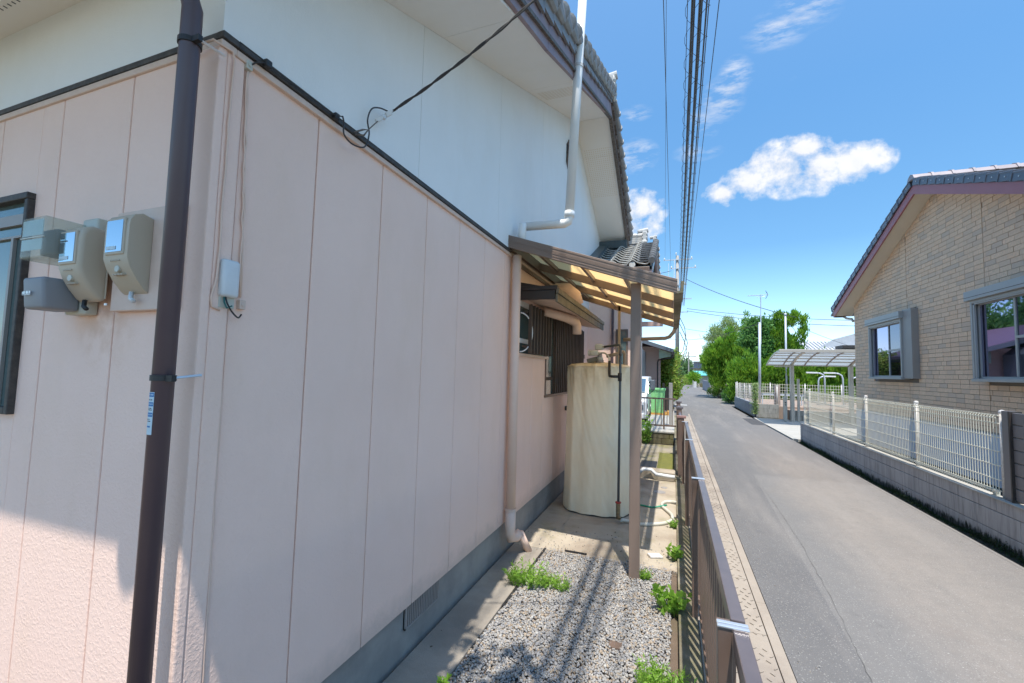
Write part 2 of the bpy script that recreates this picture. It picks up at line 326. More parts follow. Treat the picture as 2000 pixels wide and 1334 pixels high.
def cloth():
    k = NT('stained_cream_cover_cloth'); x = k.xyz()
    c = k.mix(k.ramp(k.noise(2.5, 5), .3, .7), (.92,.81,.60), (.89,.77,.56))
    s = k.noise(2.1, 8, .6, stretch=(1.6, 1.6, .7)); c = k.mix(k.math('MULTIPLY', k.ramp(s, .50, .75), .4), c, (.74,.56,.34))
    s2 = k.noise(5, 6, .6, stretch=(3, 3, .5)); c = k.mix(k.math('MULTIPLY', k.ramp(s2, .55, .8), .08), c, (.66,.50,.31))
    top = k.ramp(x[2], 1.55, 1.95); c = k.mix(k.math('MULTIPLY', k.math('MULTIPLY', top, k.ramp(k.noise(6, 6), .35, .6)), .7), c, (.50,.36,.17))
    k.bump(k.math('ADD', k.noise(9, 5, .6, stretch=(1, 1, .6)), k.math('MULTIPLY', k.noise(420, 2), .08)), .4, .009)
    return k.fin(c, .8, 0, .25)
M['cloth'] = cloth()

def glass(name, tint_, fac, body=(.01,.012,.015)):
    k = NT(name); k.fin(body, .05); g = k.n('ShaderNodeBsdfGlossy'); g.inputs['Color'].default_value = (*tint_, 1); g.inputs['Roughness'].default_value = .015
    mxs = k.n('ShaderNodeMixShader'); mxs.inputs[0].default_value = fac
    k.t.links.new(k.b.outputs[0], mxs.inputs[1]); k.t.links.new(g.outputs[0], mxs.inputs[2]); k.t.links.new(mxs.outputs[0], k.out.inputs[0]); return k.m
M['pane'] = glass('coated_window_glass', (.62,.60,.86), .55)
M['pane_dark'] = glass('screened_window_glass', (.35,.38,.55), .35)
M['pane_left'] = glass('frosted_teal_glass', (.45,.55,.55), .12, (.09,.135,.135))
M['meter_glass'] = glass('meter_window_glass', (.75,.85,.95), .75)
M['car_glass'] = glass('car_glass', (.5,.65,.7), .45, (.05,.08,.09))
def clearbox():
    k = NT('clear_meter_cover'); k.fin((.62,.66,.62), .12, 0, .5); tr = k.n('ShaderNodeBsdfTransparent'); tr.inputs[0].default_value = (.85,.9,.86,1)
    mxs = k.n('ShaderNodeMixShader'); mxs.inputs[0].default_value = .28
    k.t.links.new(tr.outputs[0], mxs.inputs[1]); k.t.links.new(k.b.outputs[0], mxs.inputs[2]); k.t.links.new(mxs.outputs[0], k.out.inputs[0]); return k.m
M['clear'] = clearbox()
def translucent(name, col, tcol, f, tr=0.0, trc=(1,1,1)):
    k = NT(name); c = k.mix(k.ramp(k.noise(3, 6), .35, .7), col, tuple(x*.82 for x in col)); k.fin(c, .35, 0, .5)
    t = k.n('ShaderNodeBsdfTranslucent'); t.inputs[0].default_value = (*tcol, 1)
    mxs = k.n('ShaderNodeMixShader'); mxs.inputs[0].default_value = f
    k.t.links.new(k.b.outputs[0], mxs.inputs[1]); k.t.links.new(t.outputs[0], mxs.inputs[2]); o = mxs.outputs[0]
    if tr:
        p = k.n('ShaderNodeBsdfTransparent'); p.inputs[0].default_value = (*trc, 1); m3 = k.n('ShaderNodeMixShader'); m3.inputs[0].default_value = tr
        k.t.links.new(o, m3.inputs[1]); k.t.links.new(p.outputs[0], m3.inputs[2]); o = m3.outputs[0]
    k.t.links.new(o, k.out.inputs[0]); return k.m
M['poly_tan'] = translucent('tan_polycarbonate_sheet', (.70,.57,.38), (.95,.77,.50), .74, .16, (1.0,.88,.70))
M['poly_grey'] = translucent('smoke_polycarbonate_sheet', (.62,.66,.70), (.62,.68,.74), .5, .35)
def leafmat(name, cols, tr=.35, rough=.55):
    k = NT(name); i = k.island(); cr = k.n('ShaderNodeValToRGB'); k.put(i, cr.inputs[0]); e = cr.color_ramp.elements
    e[0].position = 0; e[0].color = (*cols[0], 1); e[1].position = 1; e[1].color = (*cols[-1], 1)
    for j, c in enumerate(cols[1:-1], 1): z = e.new(j/(len(cols)-1)); z.color = (*c, 1)
    c = k.mix(k.ramp(k.noise(1.1, 4), .35, .65), cr.outputs[0], cols[0])
    k.fin(c, rough, 0, .35); t = k.n('ShaderNodeBsdfTranslucent'); k.put(k.mix(.5, c, tuple(min(1, v*1.6) for v in cols[-1])), t.inputs[0])
    mxs = k.n('ShaderNodeMixShader'); mxs.inputs[0].default_value = tr
    k.t.links.new(k.b.outputs[0], mxs.inputs[1]); k.t.links.new(t.outputs[0], mxs.inputs[2]); k.t.links.new(mxs.outputs[0], k.out.inputs[0]); return k.m
M['leaf_conifer'] = leafmat('conifer_foliage', [(.08,.20,.02),(.15,.34,.03),(.25,.47,.04),(.38,.58,.06)])
M['leaf_pine'] = leafmat('pale_pine_foliage', [(.18,.27,.09),(.30,.41,.15),(.40,.50,.22)])
M['leaf_broad'] = leafmat('dark_broadleaf_foliage', [(.06,.16,.04),(.11,.28,.07),(.20,.40,.11)])
M['leaf_shrub'] = leafmat('mixed_shrub_foliage', [(.12,.26,.03),(.23,.42,.04),(.36,.50,.07),(.38,.30,.10)])
M['leaf_moss'] = leafmat('dark_wall_foot_moss', [(.02,.035,.012),(.035,.06,.018),(.06,.10,.03)], .2)
M['leaf_weed'] = leafmat('bright_weed_foliage', [(.16,.32,.04),(.27,.46,.06),(.38,.55,.12)], .4)
M['leaf_far'] = leafmat('distant_foliage', [(.07,.15,.06),(.12,.22,.08),(.18,.29,.10)])

# ------------------------------------------------------------------ mesh helpers
def smooth(pts, k=5):
    P = [Vector(p) for p in pts]; out = []
    for i in range(len(P)-1):
        p0, p1, p2, p3 = P[max(i-1,0)], P[i], P[i+1], P[min(i+2,len(P)-1)]
        for j in range(k):
            t = j/k; out.append(.5*((2*p1)+(p2-p0)*t+(2*p0-5*p1+4*p2-p3)*t*t+(3*p1-p0-3*p2+p3)*t**3))
    return out+[P[-1]]
class MB:
    def __init__(s): s.v = []; s.f = []
    def add(s, vs, fs):
        b = len(s.v); s.v += [tuple(map(float, p)) for p in vs]; s.f += [tuple(b+i for i in f) for f in fs]; return s
    def box(s, x0, x1, y0, y1, z0, z1):
        return s.add([(x0,y0,z0),(x1,y0,z0),(x1,y1,z0),(x0,y1,z0),(x0,y0,z1),(x1,y0,z1),(x1,y1,z1),(x0,y1,z1)],
                     [(0,3,2,1),(4,5,6,7),(0,1,5,4),(1,2,6,5),(2,3,7,6),(3,0,4,7)])
    def obox(s, c, ax, ay, az):      # centre and three half-axis vectors
        c, ax, ay, az = map(Vector, (c, ax, ay, az)); vs = []
        for k_ in (-1, 1):
            for (i, j) in ((-1,-1),(1,-1),(1,1),(-1,1)): vs.append(c+ax*i+ay*j+az*k_)
        return s.add(vs, [(0,3,2,1),(4,5,6,7),(0,1,5,4),(1,2,6,5),(2,3,7,6),(3,0,4,7)])
    def bar(s, a, b, w, h, upv=(0,0,1)):
        a, b = Vector(a), Vector(b); d = (b-a); l = d.length; d.normalize(); sx = d.cross(Vector(upv)).normalized(); uz = sx.cross(d).normalized()
        return s.obox((a+b)/2, d*l/2, sx*w/2, uz*h/2)
    def prism(s, poly, axis, a, b):  # poly in the two other axes, order (y,z) / (x,z) / (x,y)
        n = len(poly)
        def P(p, t): return {'x': (t, p[0], p[1]), 'y': (p[0], t, p[1]), 'z': (p[0], p[1], t)}[axis]
        vs = [P(p, a) for p in poly]+[P(p, b) for p in poly]
        return s.add(vs, [tuple(range(n))[::-1], tuple(range(n, 2*n))]+[(i, (i+1) % n, n+(i+1) % n, n+i) for i in range(n)])
    def tube(s, pts, r, n=8, cap=True):
        pts = [Vector(p) for p in pts]; rs = r if isinstance(r, (list, tuple)) else [r]*len(pts); vs = []; fs = []; prev = None
        for i, p in enumerate(pts):
            t = (pts[min(i+1, len(pts)-1)]-pts[max(i-1, 0)]).normalized()
            if prev is None: a = t.orthogonal().normalized()
            else: a = (prev - t*prev.dot(t)).normalized()
            prev = a; b = t.cross(a)
            for k_ in range(n):
                an = 2*math.pi*k_/n; vs.append(p+(a*math.cos(an)+b*math.sin(an))*rs[i])
        for i in range(len(pts)-1):
            for k_ in range(n): fs.append((i*n+k_, i*n+(k_+1) % n, (i+1)*n+(k_+1) % n, (i+1)*n+k_))
        if cap: fs.append(tuple(range(n))[::-1]); fs.append(tuple((len(pts)-1)*n+k_ for k_ in range(n)))
        return s.add(vs, fs)
    def lathe(s, c, prof, n=16):     # prof: (r, z)
        vs = []; fs = []
        for r_, z in prof:
            for k_ in range(n): an = 2*math.pi*k_/n; vs.append((c[0]+r_*math.cos(an), c[1]+r_*math.sin(an), c[2]+z))
        for i in range(len(prof)-1):
            for k_ in range(n): fs.append((i*n+k_, i*n+(k_+1) % n, (i+1)*n+(k_+1) % n, (i+1)*n+k_))
        fs.append(tuple(range(n))[::-1]); fs.append(tuple((len(prof)-1)*n+k_ for k_ in range(n))); return s.add(vs, fs)
    def build(s, name, mat_, parent=None, bevel=0, smooth=False, **props):
        me = bpy.data.meshes.new(name); me.from_pydata(s.v, [], s.f); me.update(); me.materials.append(M[mat_] if isinstance(mat_, str) else mat_)
        if smooth: me.shade_smooth()
        o = link(name, me, parent)
        if bevel:
            bv = o.modifiers.new('bevel', 'BEVEL'); bv.width = bevel; bv.segments = 2; bv.limit_method = 'ANGLE'
        for k_, v in props.items(): o[k_] = v
        return o
def link(name, me, parent=None):
    o = bpy.data.objects.new(name, me); C.objects.link(o)
    if parent is not None: set_parent(o, parent)
    return o
WL = {}
def wl(o):                                   # world translation of a thing (all roots are translated only)
    return WL.get(o.name, Vector((0, 0, 0)))
def set_parent(o, p):
    o.parent = p; o.matrix_parent_inverse = Matrix.Translation(-wl(p))
def thing(name, label, cat, loc, group=None, kind=None):
    o = bpy.data.objects.new(name, None); C.objects.link(o); o.empty_display_size = .1; o.location = loc; WL[o.name] = Vector(loc)
    o['label'] = label; o['category'] = cat
    if group: o['group'] = group
    if kind: o['kind'] = kind
    return o
def tag(o, label=None, cat=None, group=None, kind=None):
    for k_, v in (('label', label), ('category', cat), ('group', group), ('kind', kind)):
        if v: o[k_] = v
    return o
def copies(proto, offs, parent=None):        # proto object copied at translation offsets, sharing its mesh
    out = []
    for d in offs:
        c = proto.copy(); C.objects.link(c)
        c.location = proto.location + Vector(d); out.append(c)
    return out
def np_mesh(name, verts, faces, mat_, parent=None, smooth=False):
    me = bpy.data.meshes.new(name); nv = len(verts); nf, k_ = faces.shape
    me.vertices.add(nv); me.vertices.foreach_set('co', verts.astype(np.float32).ravel())
    me.loops.add(nf*k_); me.loops.foreach_set('vertex_index', faces.astype(np.int32).ravel())
    me.polygons.add(nf); me.polygons.foreach_set('loop_start', np.arange(0, nf*k_, k_, dtype=np.int32)); me.polygons.foreach_set('loop_total', np.full(nf, k_, dtype=np.int32))
    me.update(calc_edges=True); me.validate(); me.materials.append(M[mat_])
    if smooth: me.shade_smooth()
    return link(name, me, parent)
def leaves(name, pts, dirs, size, mat_, parent=None, aspect=.45, jitter=.9, kind=None):
    """one leaf-sized diamond per point; dirs: preferred growth direction"""
    n = len(pts); d = dirs + RNG.normal(0, jitter, (n, 3)); d /= np.linalg.norm(d, axis=1, keepdims=True)
    t = RNG.normal(0, 1, (n, 3)); sdir = np.cross(d, t); sdir /= np.linalg.norm(sdir, axis=1, keepdims=True)
    s_ = size*RNG.uniform(.6, 1.35, (n, 1)); nn = np.cross(d, sdir)
    v = np.stack([pts, pts+d*s_*.5+sdir*s_*aspect*.5+nn*s_*.08, pts+d*s_, pts+d*s_*.5-sdir*s_*aspect*.5+nn*s_*.08], 1).reshape(-1, 3)
    f = np.arange(4*n).reshape(n, 4)
    o = np_mesh(name, v, f, mat_, parent)
    if kind: o['kind'] = kind
    return o
def blob_pts(blobs, n, fill=.35, clump=0.0, nclump=0):
    """points near the surface of a union of ellipsoids, gathered in clumps"""
    w = np.array([b[3]*b[4]*b[5] for b in blobs])**(2/3); w /= w.sum(); idx = RNG.choice(len(blobs), n, p=w); B = np.array(blobs)
    if nclump:
        ci = RNG.choice(len(blobs), nclump, p=w); cd_ = RNG.normal(0, 1, (nclump, 3)); cd_ /= np.linalg.norm(cd_, axis=1, keepdims=True)
        cr_ = RNG.uniform(1-fill, 1.08, (nclump, 1)); cp = B[ci, :3]+cd_*cr_*B[ci, 3:6]
        k_ = RNG.integers(0, nclump, n); p = cp[k_]+RNG.normal(0, clump, (n, 3)); d = cd_[k_]
    else:
        d = RNG.normal(0, 1, (n, 3)); d /= np.linalg.norm(d, axis=1, keepdims=True)
        p = B[idx, :3]+d*RNG.uniform(1-fill, 1.05, (n, 1))*B[idx, 3:6]
    return p, d

# =================================================================== SETTING
def slab(name, x0, x1, y0, y1, z, mat_, th=.05, parent=None, **kw):
    return MB().box(x0, x1, y0, y1, z-th, z).build(name, mat_, parent, **kw)
tag(slab('ground', -400, 600, -60, 900, -.16, 'earth', .2), kind='structure')
rd = MB(); ys = [-12, 0, 6, 12, 20, 40, 80, 160, 330]
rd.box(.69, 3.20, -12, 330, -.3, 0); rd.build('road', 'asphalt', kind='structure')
MB().box(3.20, 9, 28.6, 33.5, -.3, -.004).build('side_road', 'asphalt', kind='structure')
MB().box(-.3, .69, 20, 330, -.3, -.003).build('road_shoulder', 'asphalt', kind='structure')
MB().box(3.2, 3.9, 33.5, 330, -.3, -.006).build('road_verge', 'asphalt', kind='structure')
road = bpy.data.objects['road']
# tar seams running along the road, ragged
for pts in ([(1.10,3.2),(1.19,4.1),(1.30,5.6),(1.33,6.6),(1.36,8.0),(1.37,9.1)], [(1.95,11.4),(1.88,14),(1.93,22),(1.9,32),(1.94,50)], [(1.10,9.5),(1.45,9.2),(1.7,9.05)]):
    pp = []
    for (a, b) in zip(pts[:-1], pts[1:]):
        for i in range(14): t = i/14; pp.append((a[0]*(1-t)+b[0]*t+random.uniform(-.008,.008), a[1]*(1-t)+b[1]*t))
    vs = []; fs = []
    for i, p in enumerate(pp): w = random.uniform(.0004, .0019); vs += [(p[0]-w, p[1], .003), (p[0]+w, p[1], .003)]
    for i in range(len(pp)-1): fs.append((2*i, 2*i+1, 2*i+3, 2*i+2))
    MB().add(vs, fs).build('tar_seam', 'seam', road)
MB().box(2.75, 3.36, 18.5, 21.0, -.02, .004).build('asphalt_patch', 'asphalt_dark', road)
MB().box(3.28, 9, 14.9, 21.6, -.2, .006).build('driveway', 'pale_concrete', kind='structure')
MB().box(.1, .75, 27.6, 28.1, -.02, .004).build('white_road_stripe', 'white_metal', road)

# gutter: tan concrete lids, edge strip
gut = MB().box(.165, .64, -4, 20, -.3, -.045).build('gutter', 'strip', kind='structure')
y = 4.464-.883*9
while y < 20:
    x1 = .612
    MB().box(.17, x1, y+.004, y+.879, -.05, .004+random.uniform(-.003,.003)).build('gutter_lid', 'lid', gut, bevel=.006)
    y += .883
y = -3.0
while y < 20:
    MB().box(.617, .686, y+.002, y+1.76, -.05, .001+random.uniform(-.002,.002)).build('edge_stone', 'lid', gut, bevel=.004)
    y += 1.766
tr = MB()
for j in range(int(9/.062)):
    for i in range(7):
        cx = .215+i*.058+(.029 if j % 2 else 0); cy = .9+j*.062
        if random.random() < .12 or (j % 14) in (0, 13): continue
        an = R(45 if (i+j) % 2 else -45); d = Vector((math.cos(an), math.sin(an), 0)); p = Vector((-d.y, d.x, 0))
        tr.obox((cx, cy, .007), d*.015, p*.003, (0, 0, .0018))
tr.build('tread_marks', 'lid', gut, kind='stuff')

# kerb under the left fence
kb = MB().box(.035, .165, -4, 7.9, -.3, .035).build('kerb', 'kerb', kind='structure', bevel=.006)
MB().box(.02, .165, 7.9, 20, -.3, .06).build('old_kerb', 'kerb', kind='structure', bevel=.006)
# yard surfaces
tag(slab('yard_ground', -6, .035, -6, 1.0, -.035, 'darkened_yard_soil', .1), kind='structure')  # unseen ground; colour darkened in place of shade, to weaken and warm its bounce
MB().box(-1.56, .035, 4.36, 7.95, -.2, 0).build('yard_concrete', 'yard', kind='structure')
MB().box(-1.56, -1.235, 1.0, 4.36, -.2, .0).build('concrete_strip', 'strip', kind='structure', bevel=.006)
MB().box(-1.235, .035, 1.0, 4.36, -.25, -.03).build('gravel_bed', 'darkened_yard_soil', kind='structure')
MB().box(-1.56, .02, 8.25, 11.85, -.2, .0).build('mossy_yard', 'yard_moss', kind='structure')
MB().box(-1.56, .03, 7.95, 8.25, -.2, .13).build('yard_step', 'yard', kind='structure', bevel=.012)
MB().box(-8, .02, 12.3, 19.3, -.2, .30).build('parking_slab', 'pale_concrete', kind='structure')
MB().box(-12, -.1, 19.3, 60, -.2, .24).build('neighbour_ground', 'yard', kind='structure')

# gravel: individual stones, one body of stuff
def stones(n, x0, x1, y0, y1, z, smin, smax, mat_, name, parent=None):
    ico = bmesh.new(); bmesh.ops.create_icosphere(ico, subdivisions=1, radius=1)
    bv = np.array([v.co[:] for v in ico.verts]); bf = np.array([[v.index for v in f.verts] for f in ico.faces]); ico.free()
    k_ = len(bv); P_ = np.stack([RNG.uniform(x0, x1, n), RNG.uniform(y0, y1, n), z+RNG.uniform(-.008, .012, n)], 1)
    s_ = RNG.uniform(smin, smax, (n, 1, 1))*RNG.uniform(.55, 1.25, (n, 1, 3)); s_[:, :, 2] *= .75
    base = bv[None]*(1+RNG.normal(0, .13, (n, k_, 1))); v = base*s_
    an = RNG.uniform(0, 2*np.pi, n); c, s2 = np.cos(an), np.sin(an); ti = RNG.normal(0, .5, n); ct, st = np.cos(ti), np.sin(ti)
    x, yv, zv = v[..., 0], v[..., 1], v[..., 2]; yv, zv = yv*ct[:, None]-zv*st[:, None], yv*st[:, None]+zv*ct[:, None]
    v = np.stack([x*c[:, None]-yv*s2[:, None], x*s2[:, None]+yv*c[:, None], zv], -1)+P_[:, None]
    f = (bf[None]+(np.arange(n)*k_)[:, None, None]).reshape(-1, 3)
    return np_mesh(name, v.reshape(-1, 3), f, mat_, parent)
g = stones(40000, -1.225, -.02, 1.5, 4.40, -.012, .006, .0125, 'gravel', 'gravel')
tag(g, 'grey, white and tan crushed stone gravel filling the bed beside the concrete strip', 'gravel', kind='stuff')
g2 = stones(260, -1.54, .03, 4.3, 5.0, .006, .004, .008, 'gravel', 'loose_grit'); tag(g2, 'loose bits of gravel scattered on the yard concrete', 'gravel', kind='stuff')
n_ = 70; P_ = np.stack([RNG.uniform(-1.5, .0, n_), RNG.uniform(1.8, 5.2, n_), np.full(n_, .006)], 1)
lf = leaves('dead_leaves', P_, np.tile([[.6, .3, .05]], (n_, 1))*3, .022, 'bark', None, .4, .9); tag(lf, 'a few small dead leaves scattered over the gravel and concrete', 'leaf litter', kind='stuff')
for (a0_, a1_, nn) in ((.69, .86, 900), (2.85, 3.2, 700)):
    gq = stones(nn, a0_, a1_, 1.5, 14, .003, .002, .0045, 'gravel', 'road_grit', road); gq['kind'] = 'stuff'
bm_ = MB().box(-1.02, -.80, 4.375, 4.385, -.02, .018).box(-1.23, -1.21, 3.2, 4.38, -.03, .006); bm_.build('black_edging_strip', 'black', bpy.data.objects['gravel_bed'])
MB().box(-.40, -.32, 3.02, 3.09, -.02, .004).build('flat_slate', 'bronze_dark', bpy.data.objects['gravel_bed'])

# =================================================================== LEFT HOUSE
WX, FY = -1.56, 1.03
house = thing('house', 'large pink and white house on the left under a grey tiled gable roof', 'house', (-1.56, 1.03, 0))
# core (recessed 6 mm behind the panels; shows in the joints)
core = MB()
core.box(-9, WX-.012, FY+.012, 11.3, .30, 3.0)
core.build('wall_backing', 'pink_smooth', house)
MB().box(-9, WX-.03, FY+.03, 11.3, -.05, .34).build('plinth', 'plinth', house)
def grille(parent, y0, y1, z0, z1):
    v = MB().box(WX-.035, WX-.022, y0, y1, z0, z1).build('floor_vent', 'bronze_dark', parent)
    fr = MB(); xx0, xx1 = WX-.03, WX-.012
    fr.box(xx0, xx1, y0, y1, z0, z0+.008).box(xx0, xx1, y0, y1, z1-.008, z1).box(xx0, xx1, y0, y0+.008, z0, z1).box(xx0, xx1, y1-.008, y1, z0, z1)
    n = int((y1-y0)/.021)
    for i in range(n): fr.box(xx0, xx1-.003, y0+.012+i*.021, y0+.021+i*.021, z0, z1)
    fr.build('grille_bars', 'ceramic', v)
grille(house, 2.42, 2.83, .155, .325)
# siding panels, right wall (x = WX) : 0.48 m wide with open joints; openings for two windows
def panel(x0, x1, y0, y1, z0, z1): MB().box(x0, x1, y0, y1, z0, z1).build('siding_panel', 'pink', house, bevel=.004)
gy = [1.505+.478*i for i in range(-1, 21)]
gy[0] = 1.125
W1 = (4.35, 5.40, 1.98, 2.56); W2 = (5.40, 7.85, 1.49, 2.56)
for a, b in zip(gy[:-1], gy[1:]):
    a_, b_ = a+.0035, b-.0035
    segs = [(a_, b_)]
    for (w0, w1, z0, z1) in (W1, W2):
        pass
    cuts = sorted([q for q in (W1[0], W1[1], W2[1]) if a_ < q < b_]); edges = [a_]+cuts+[b_]
    for e0, e1 in zip(edges[:-1], edges[1:]):
        mid = (e0+e1)/2; win = None
        for w in (W1, W2):
            if w[0] < mid < w[1]: win = w
        if win is None: panel(WX-.014, WX, e0, e1, .30, 2.96)
        else:
            panel(WX-.014, WX, e0, e1, .30, win[2]); panel(WX-.014, WX, e0, e1, win[3], 2.96)
# panels, front wall (y = FY)
gx = [-1.575-.0, -2.06, -2.555, -3.068, -3.55, -4.03, -4.51, -5.0, -5.5]
WF = (-3.75, -2.72, 1.56, 2.53)
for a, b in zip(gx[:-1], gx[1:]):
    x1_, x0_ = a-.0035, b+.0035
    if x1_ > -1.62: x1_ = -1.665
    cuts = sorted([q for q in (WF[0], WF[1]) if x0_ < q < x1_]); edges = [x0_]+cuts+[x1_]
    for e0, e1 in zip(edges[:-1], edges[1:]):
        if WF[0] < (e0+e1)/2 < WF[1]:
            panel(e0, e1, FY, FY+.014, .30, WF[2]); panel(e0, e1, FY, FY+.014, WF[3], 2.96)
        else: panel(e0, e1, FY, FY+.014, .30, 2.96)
# raised corner trim
ct = MB().box(-1.66, -1.545, FY-.014, FY+.02, .30, 2.955); ct.build('corner_trim', 'pink', house, bevel=.006)
MB().box(WX-.02, WX+.012, FY+.021, 1.12, .30, 2.955).build('corner_trim', 'pink', house, bevel=.006)
# drip moulding, black belt, white upper wall
MB().box(-9, WX+.020, FY-.010, FY+.05, 2.952, 2.980).box(WX-.02, WX+.020, FY+.05, 11.2, 2.952, 2.980).build('drip_moulding', 'pink_smooth', house, bevel=.004)
bl = MB(); bl.box(-9, WX+.030, FY-.012, FY+.05, 2.982, 3.004).box(WX-.02, WX+.030, FY+.05, 4.0, 2.982, 3.004); bl.box(-9, WX+.027, FY-.009, FY+.05, 3.005, 3.010).box(WX-.02, WX+.030, FY+.05, 4.0, 3.005, 3.010)
bl.build('belt_course', 'belt', house, bevel=.006)
# upper wall: panels with joints at y = 2.31, 3.65, 5.03 (gable shape)
UX = WX+.02
def soff(y):   # underside of the verge soffit
    return 3.40 if y < .73 else (3.874+.42*(y-1.895) if y <= 6.815 else 5.94-.445*(y-6.815))
ub = MB(); ys_ = [FY-.010, 2.31, 3.65, 5.03, 6.815, 8.2, 9.55]
for a, b in zip(ys_[:-1], ys_[1:]):
    poly = [(a+.002, 3.011), (b-.002, 3.011), (b-.002, soff(b)), (a+.002, soff(a))]
    MB().prism(poly, 'x', UX-.03, UX).build('upper_wall_panel', 'white_wall', house)
poly = [(FY, 3.0), (9.5, 3.0), (9.5, soff(9.5)), (6.815, soff(6.815)), (FY, soff(FY))]
MB().prism(poly, 'x', UX-.2, UX-.008).build('upper_wall_core', 'soffit_tan', house)
MB().box(-9, UX-.001, FY-.004, FY+.1, 3.011, 3.40).build('upper_front_wall', 'white_wall', house)
# soffits
MB().box(-9, -.98, .355, FY-.0, 3.40, 3.43).build('eave_soffit', 'soffit', house)
hol = MB()
for i in range(26):
    for j in range(14): hol.box(-3.45+i*.036, -3.45+i*.036+.007, .40+j*.040, .40+j*.040+.014, 3.3988, 3.40)
hol.build('vent_holes', 'dark_ink', house, kind='stuff')
def slopebox(y0, y1, off0, off1, x0, x1, name, mat_, **kw):
    poly = [(y0, soff(y0)+off0), (y1, soff(y1)+off0), (y1, soff(y1)+off1), (y0, soff(y0)+off1)]
    return MB().prism(poly, 'x', x0, x1).build(name, mat_, house, **kw)
jy = [.73, 2.55, 4.37, 6.815, 7.5, 9.6]
for a, b in zip(jy[:-1], jy[1:]):
    x0_ = UX+.001
    slopebox(a+.002, b-.002, 0, .02, x0_, -.985, 'soffit_board', 'soffit')
# slotted vent strip in the near slope and perforated board in the far slope
vs_ = MB()
for i in range(12):
    for j in range(16):
        yy_ = 4.55+j*.026; xx_ = -1.46+i*.038
        vs_.obox((xx_, yy_, soff(yy_)-.0006), (.014,0,0), (0,.003,.003*.42), (0,0,.0006))
for i in range(13):
    for j in range(26):
        yy_ = 7.35+j*.040; xx_ = -1.48+i*.037
        vs_.obox((xx_, yy_, soff(yy_)-.0006), (.007,0,0), (0,.008,-.008*.445), (0,0,.0006))
vs_.build('vent_holes', 'soffit_tan', house, kind='stuff')
# barge boards
for (a, b) in ((.33, 3.2), (3.205, 5.0), (5.005, 6.815)): slopebox(a, b, -.03, .235, -.985, -.955, 'barge_board', 'barge')
slopebox(6.815, 9.95, -.03, .235, -.985, -.955, 'barge_board', 'barge')
slopebox(.33, 6.815, -.045, -.012, -.99, -.93, 'barge_moulding', 'barge_dark'); slopebox(6.815, 9.95, -.045, -.012, -.99, -.93, 'barge_moulding', 'barge_dark')
slopebox(.33, 6.815, .225, .26, -.99, -.915, 'barge_moulding', 'barge_dark'); slopebox(6.815, 9.95, .205, .26, -.99, -.915, 'barge_moulding', 'barge_dark')
# front eave fascia, gutter
MB().box(-9, -.96, .33, .355, 3.36, 3.56).build('eave_fascia', 'barge', house)
MB().box(-9, -.99, .245, .328, 3.44, 3.50).build('eave_gutter', 'brown_pipe', house, bevel=.03)
# roof slabs and field of tiles
roofm = MB()
roofm.prism([(0.25, 3.874+.42*(.25-1.895)+.26), (6.815, soff(6.815)+.26), (6.815, soff(6.815)+.33), (0.25, 3.874+.42*(.25-1.895)+.33)], 'x', -9, -.96)
roofm.prism([(6.815, soff(6.815)+.26), (9.95, soff(9.95)+.26), (9.95, soff(9.95)+.33), (6.815, soff(6.815)+.33)], 'x', -9, -.96)
roof = roofm.build('roof', 'tile_grey', house)
# verge tiles: side flap with a half-round roll, stepping down the slope
def verge_tile(y0, L_, s, parent, xv=-.965, z0=None, mat_='tile_verge', hh=.12, rr=.062):
    """s = slope sign*tan; y0 low end (towards the eave)"""
    d = Vector((0, 1, s)).normalized()*(1 if s > 0 else -1)
    lo = Vector((xv, y0, z0)); hi = lo + Vector((0, 1 if s > 0 else -1, abs(s))).normalized()*(L_*1.12)
    dv = (hi-lo).normalized(); upn = Vector((1,0,0)).cross(dv); upn = upn if upn.z > 0 else -upn
    b = MB()
    lo2 = lo+upn*.045
    b.obox((lo2+hi)/2+upn*(-.03)+Vector((.03,0,0)), (hi-lo2)/2, (.012,0,0), upn*hh/2)
    b.tube([lo2+upn*.05+Vector((.045,0,0)), hi+upn*.035+Vector((.045,0,0))], [rr*1.15, rr*.72], 12)
    b.tube([lo2+upn*.045+Vector((.045,0,0))-dv*.02, lo2+upn*.045+Vector((.045,0,0))-dv*.014, lo2+upn*.045+Vector((.045,0,0))+dv*.03], [rr*1.0, rr*1.32, rr*1.28], 14)
    b.obox((lo2+hi)/2+upn*.03-Vector((.13,0,0)), (hi-lo2)/2, (.15,0,0), upn*.012)
    return b.build('verge_tile', mat_, parent)
n = 0; yv = .30
while yv < 6.7:
    verge_tile(yv, .265, .42, roof, z0=(3.874+.42*(yv-1.895))+.29); yv += .265
yv = 9.95
while yv > 6.95:
    verge_tile(yv, .255, -.445, roof, z0=soff(yv)+.29); yv -= .255
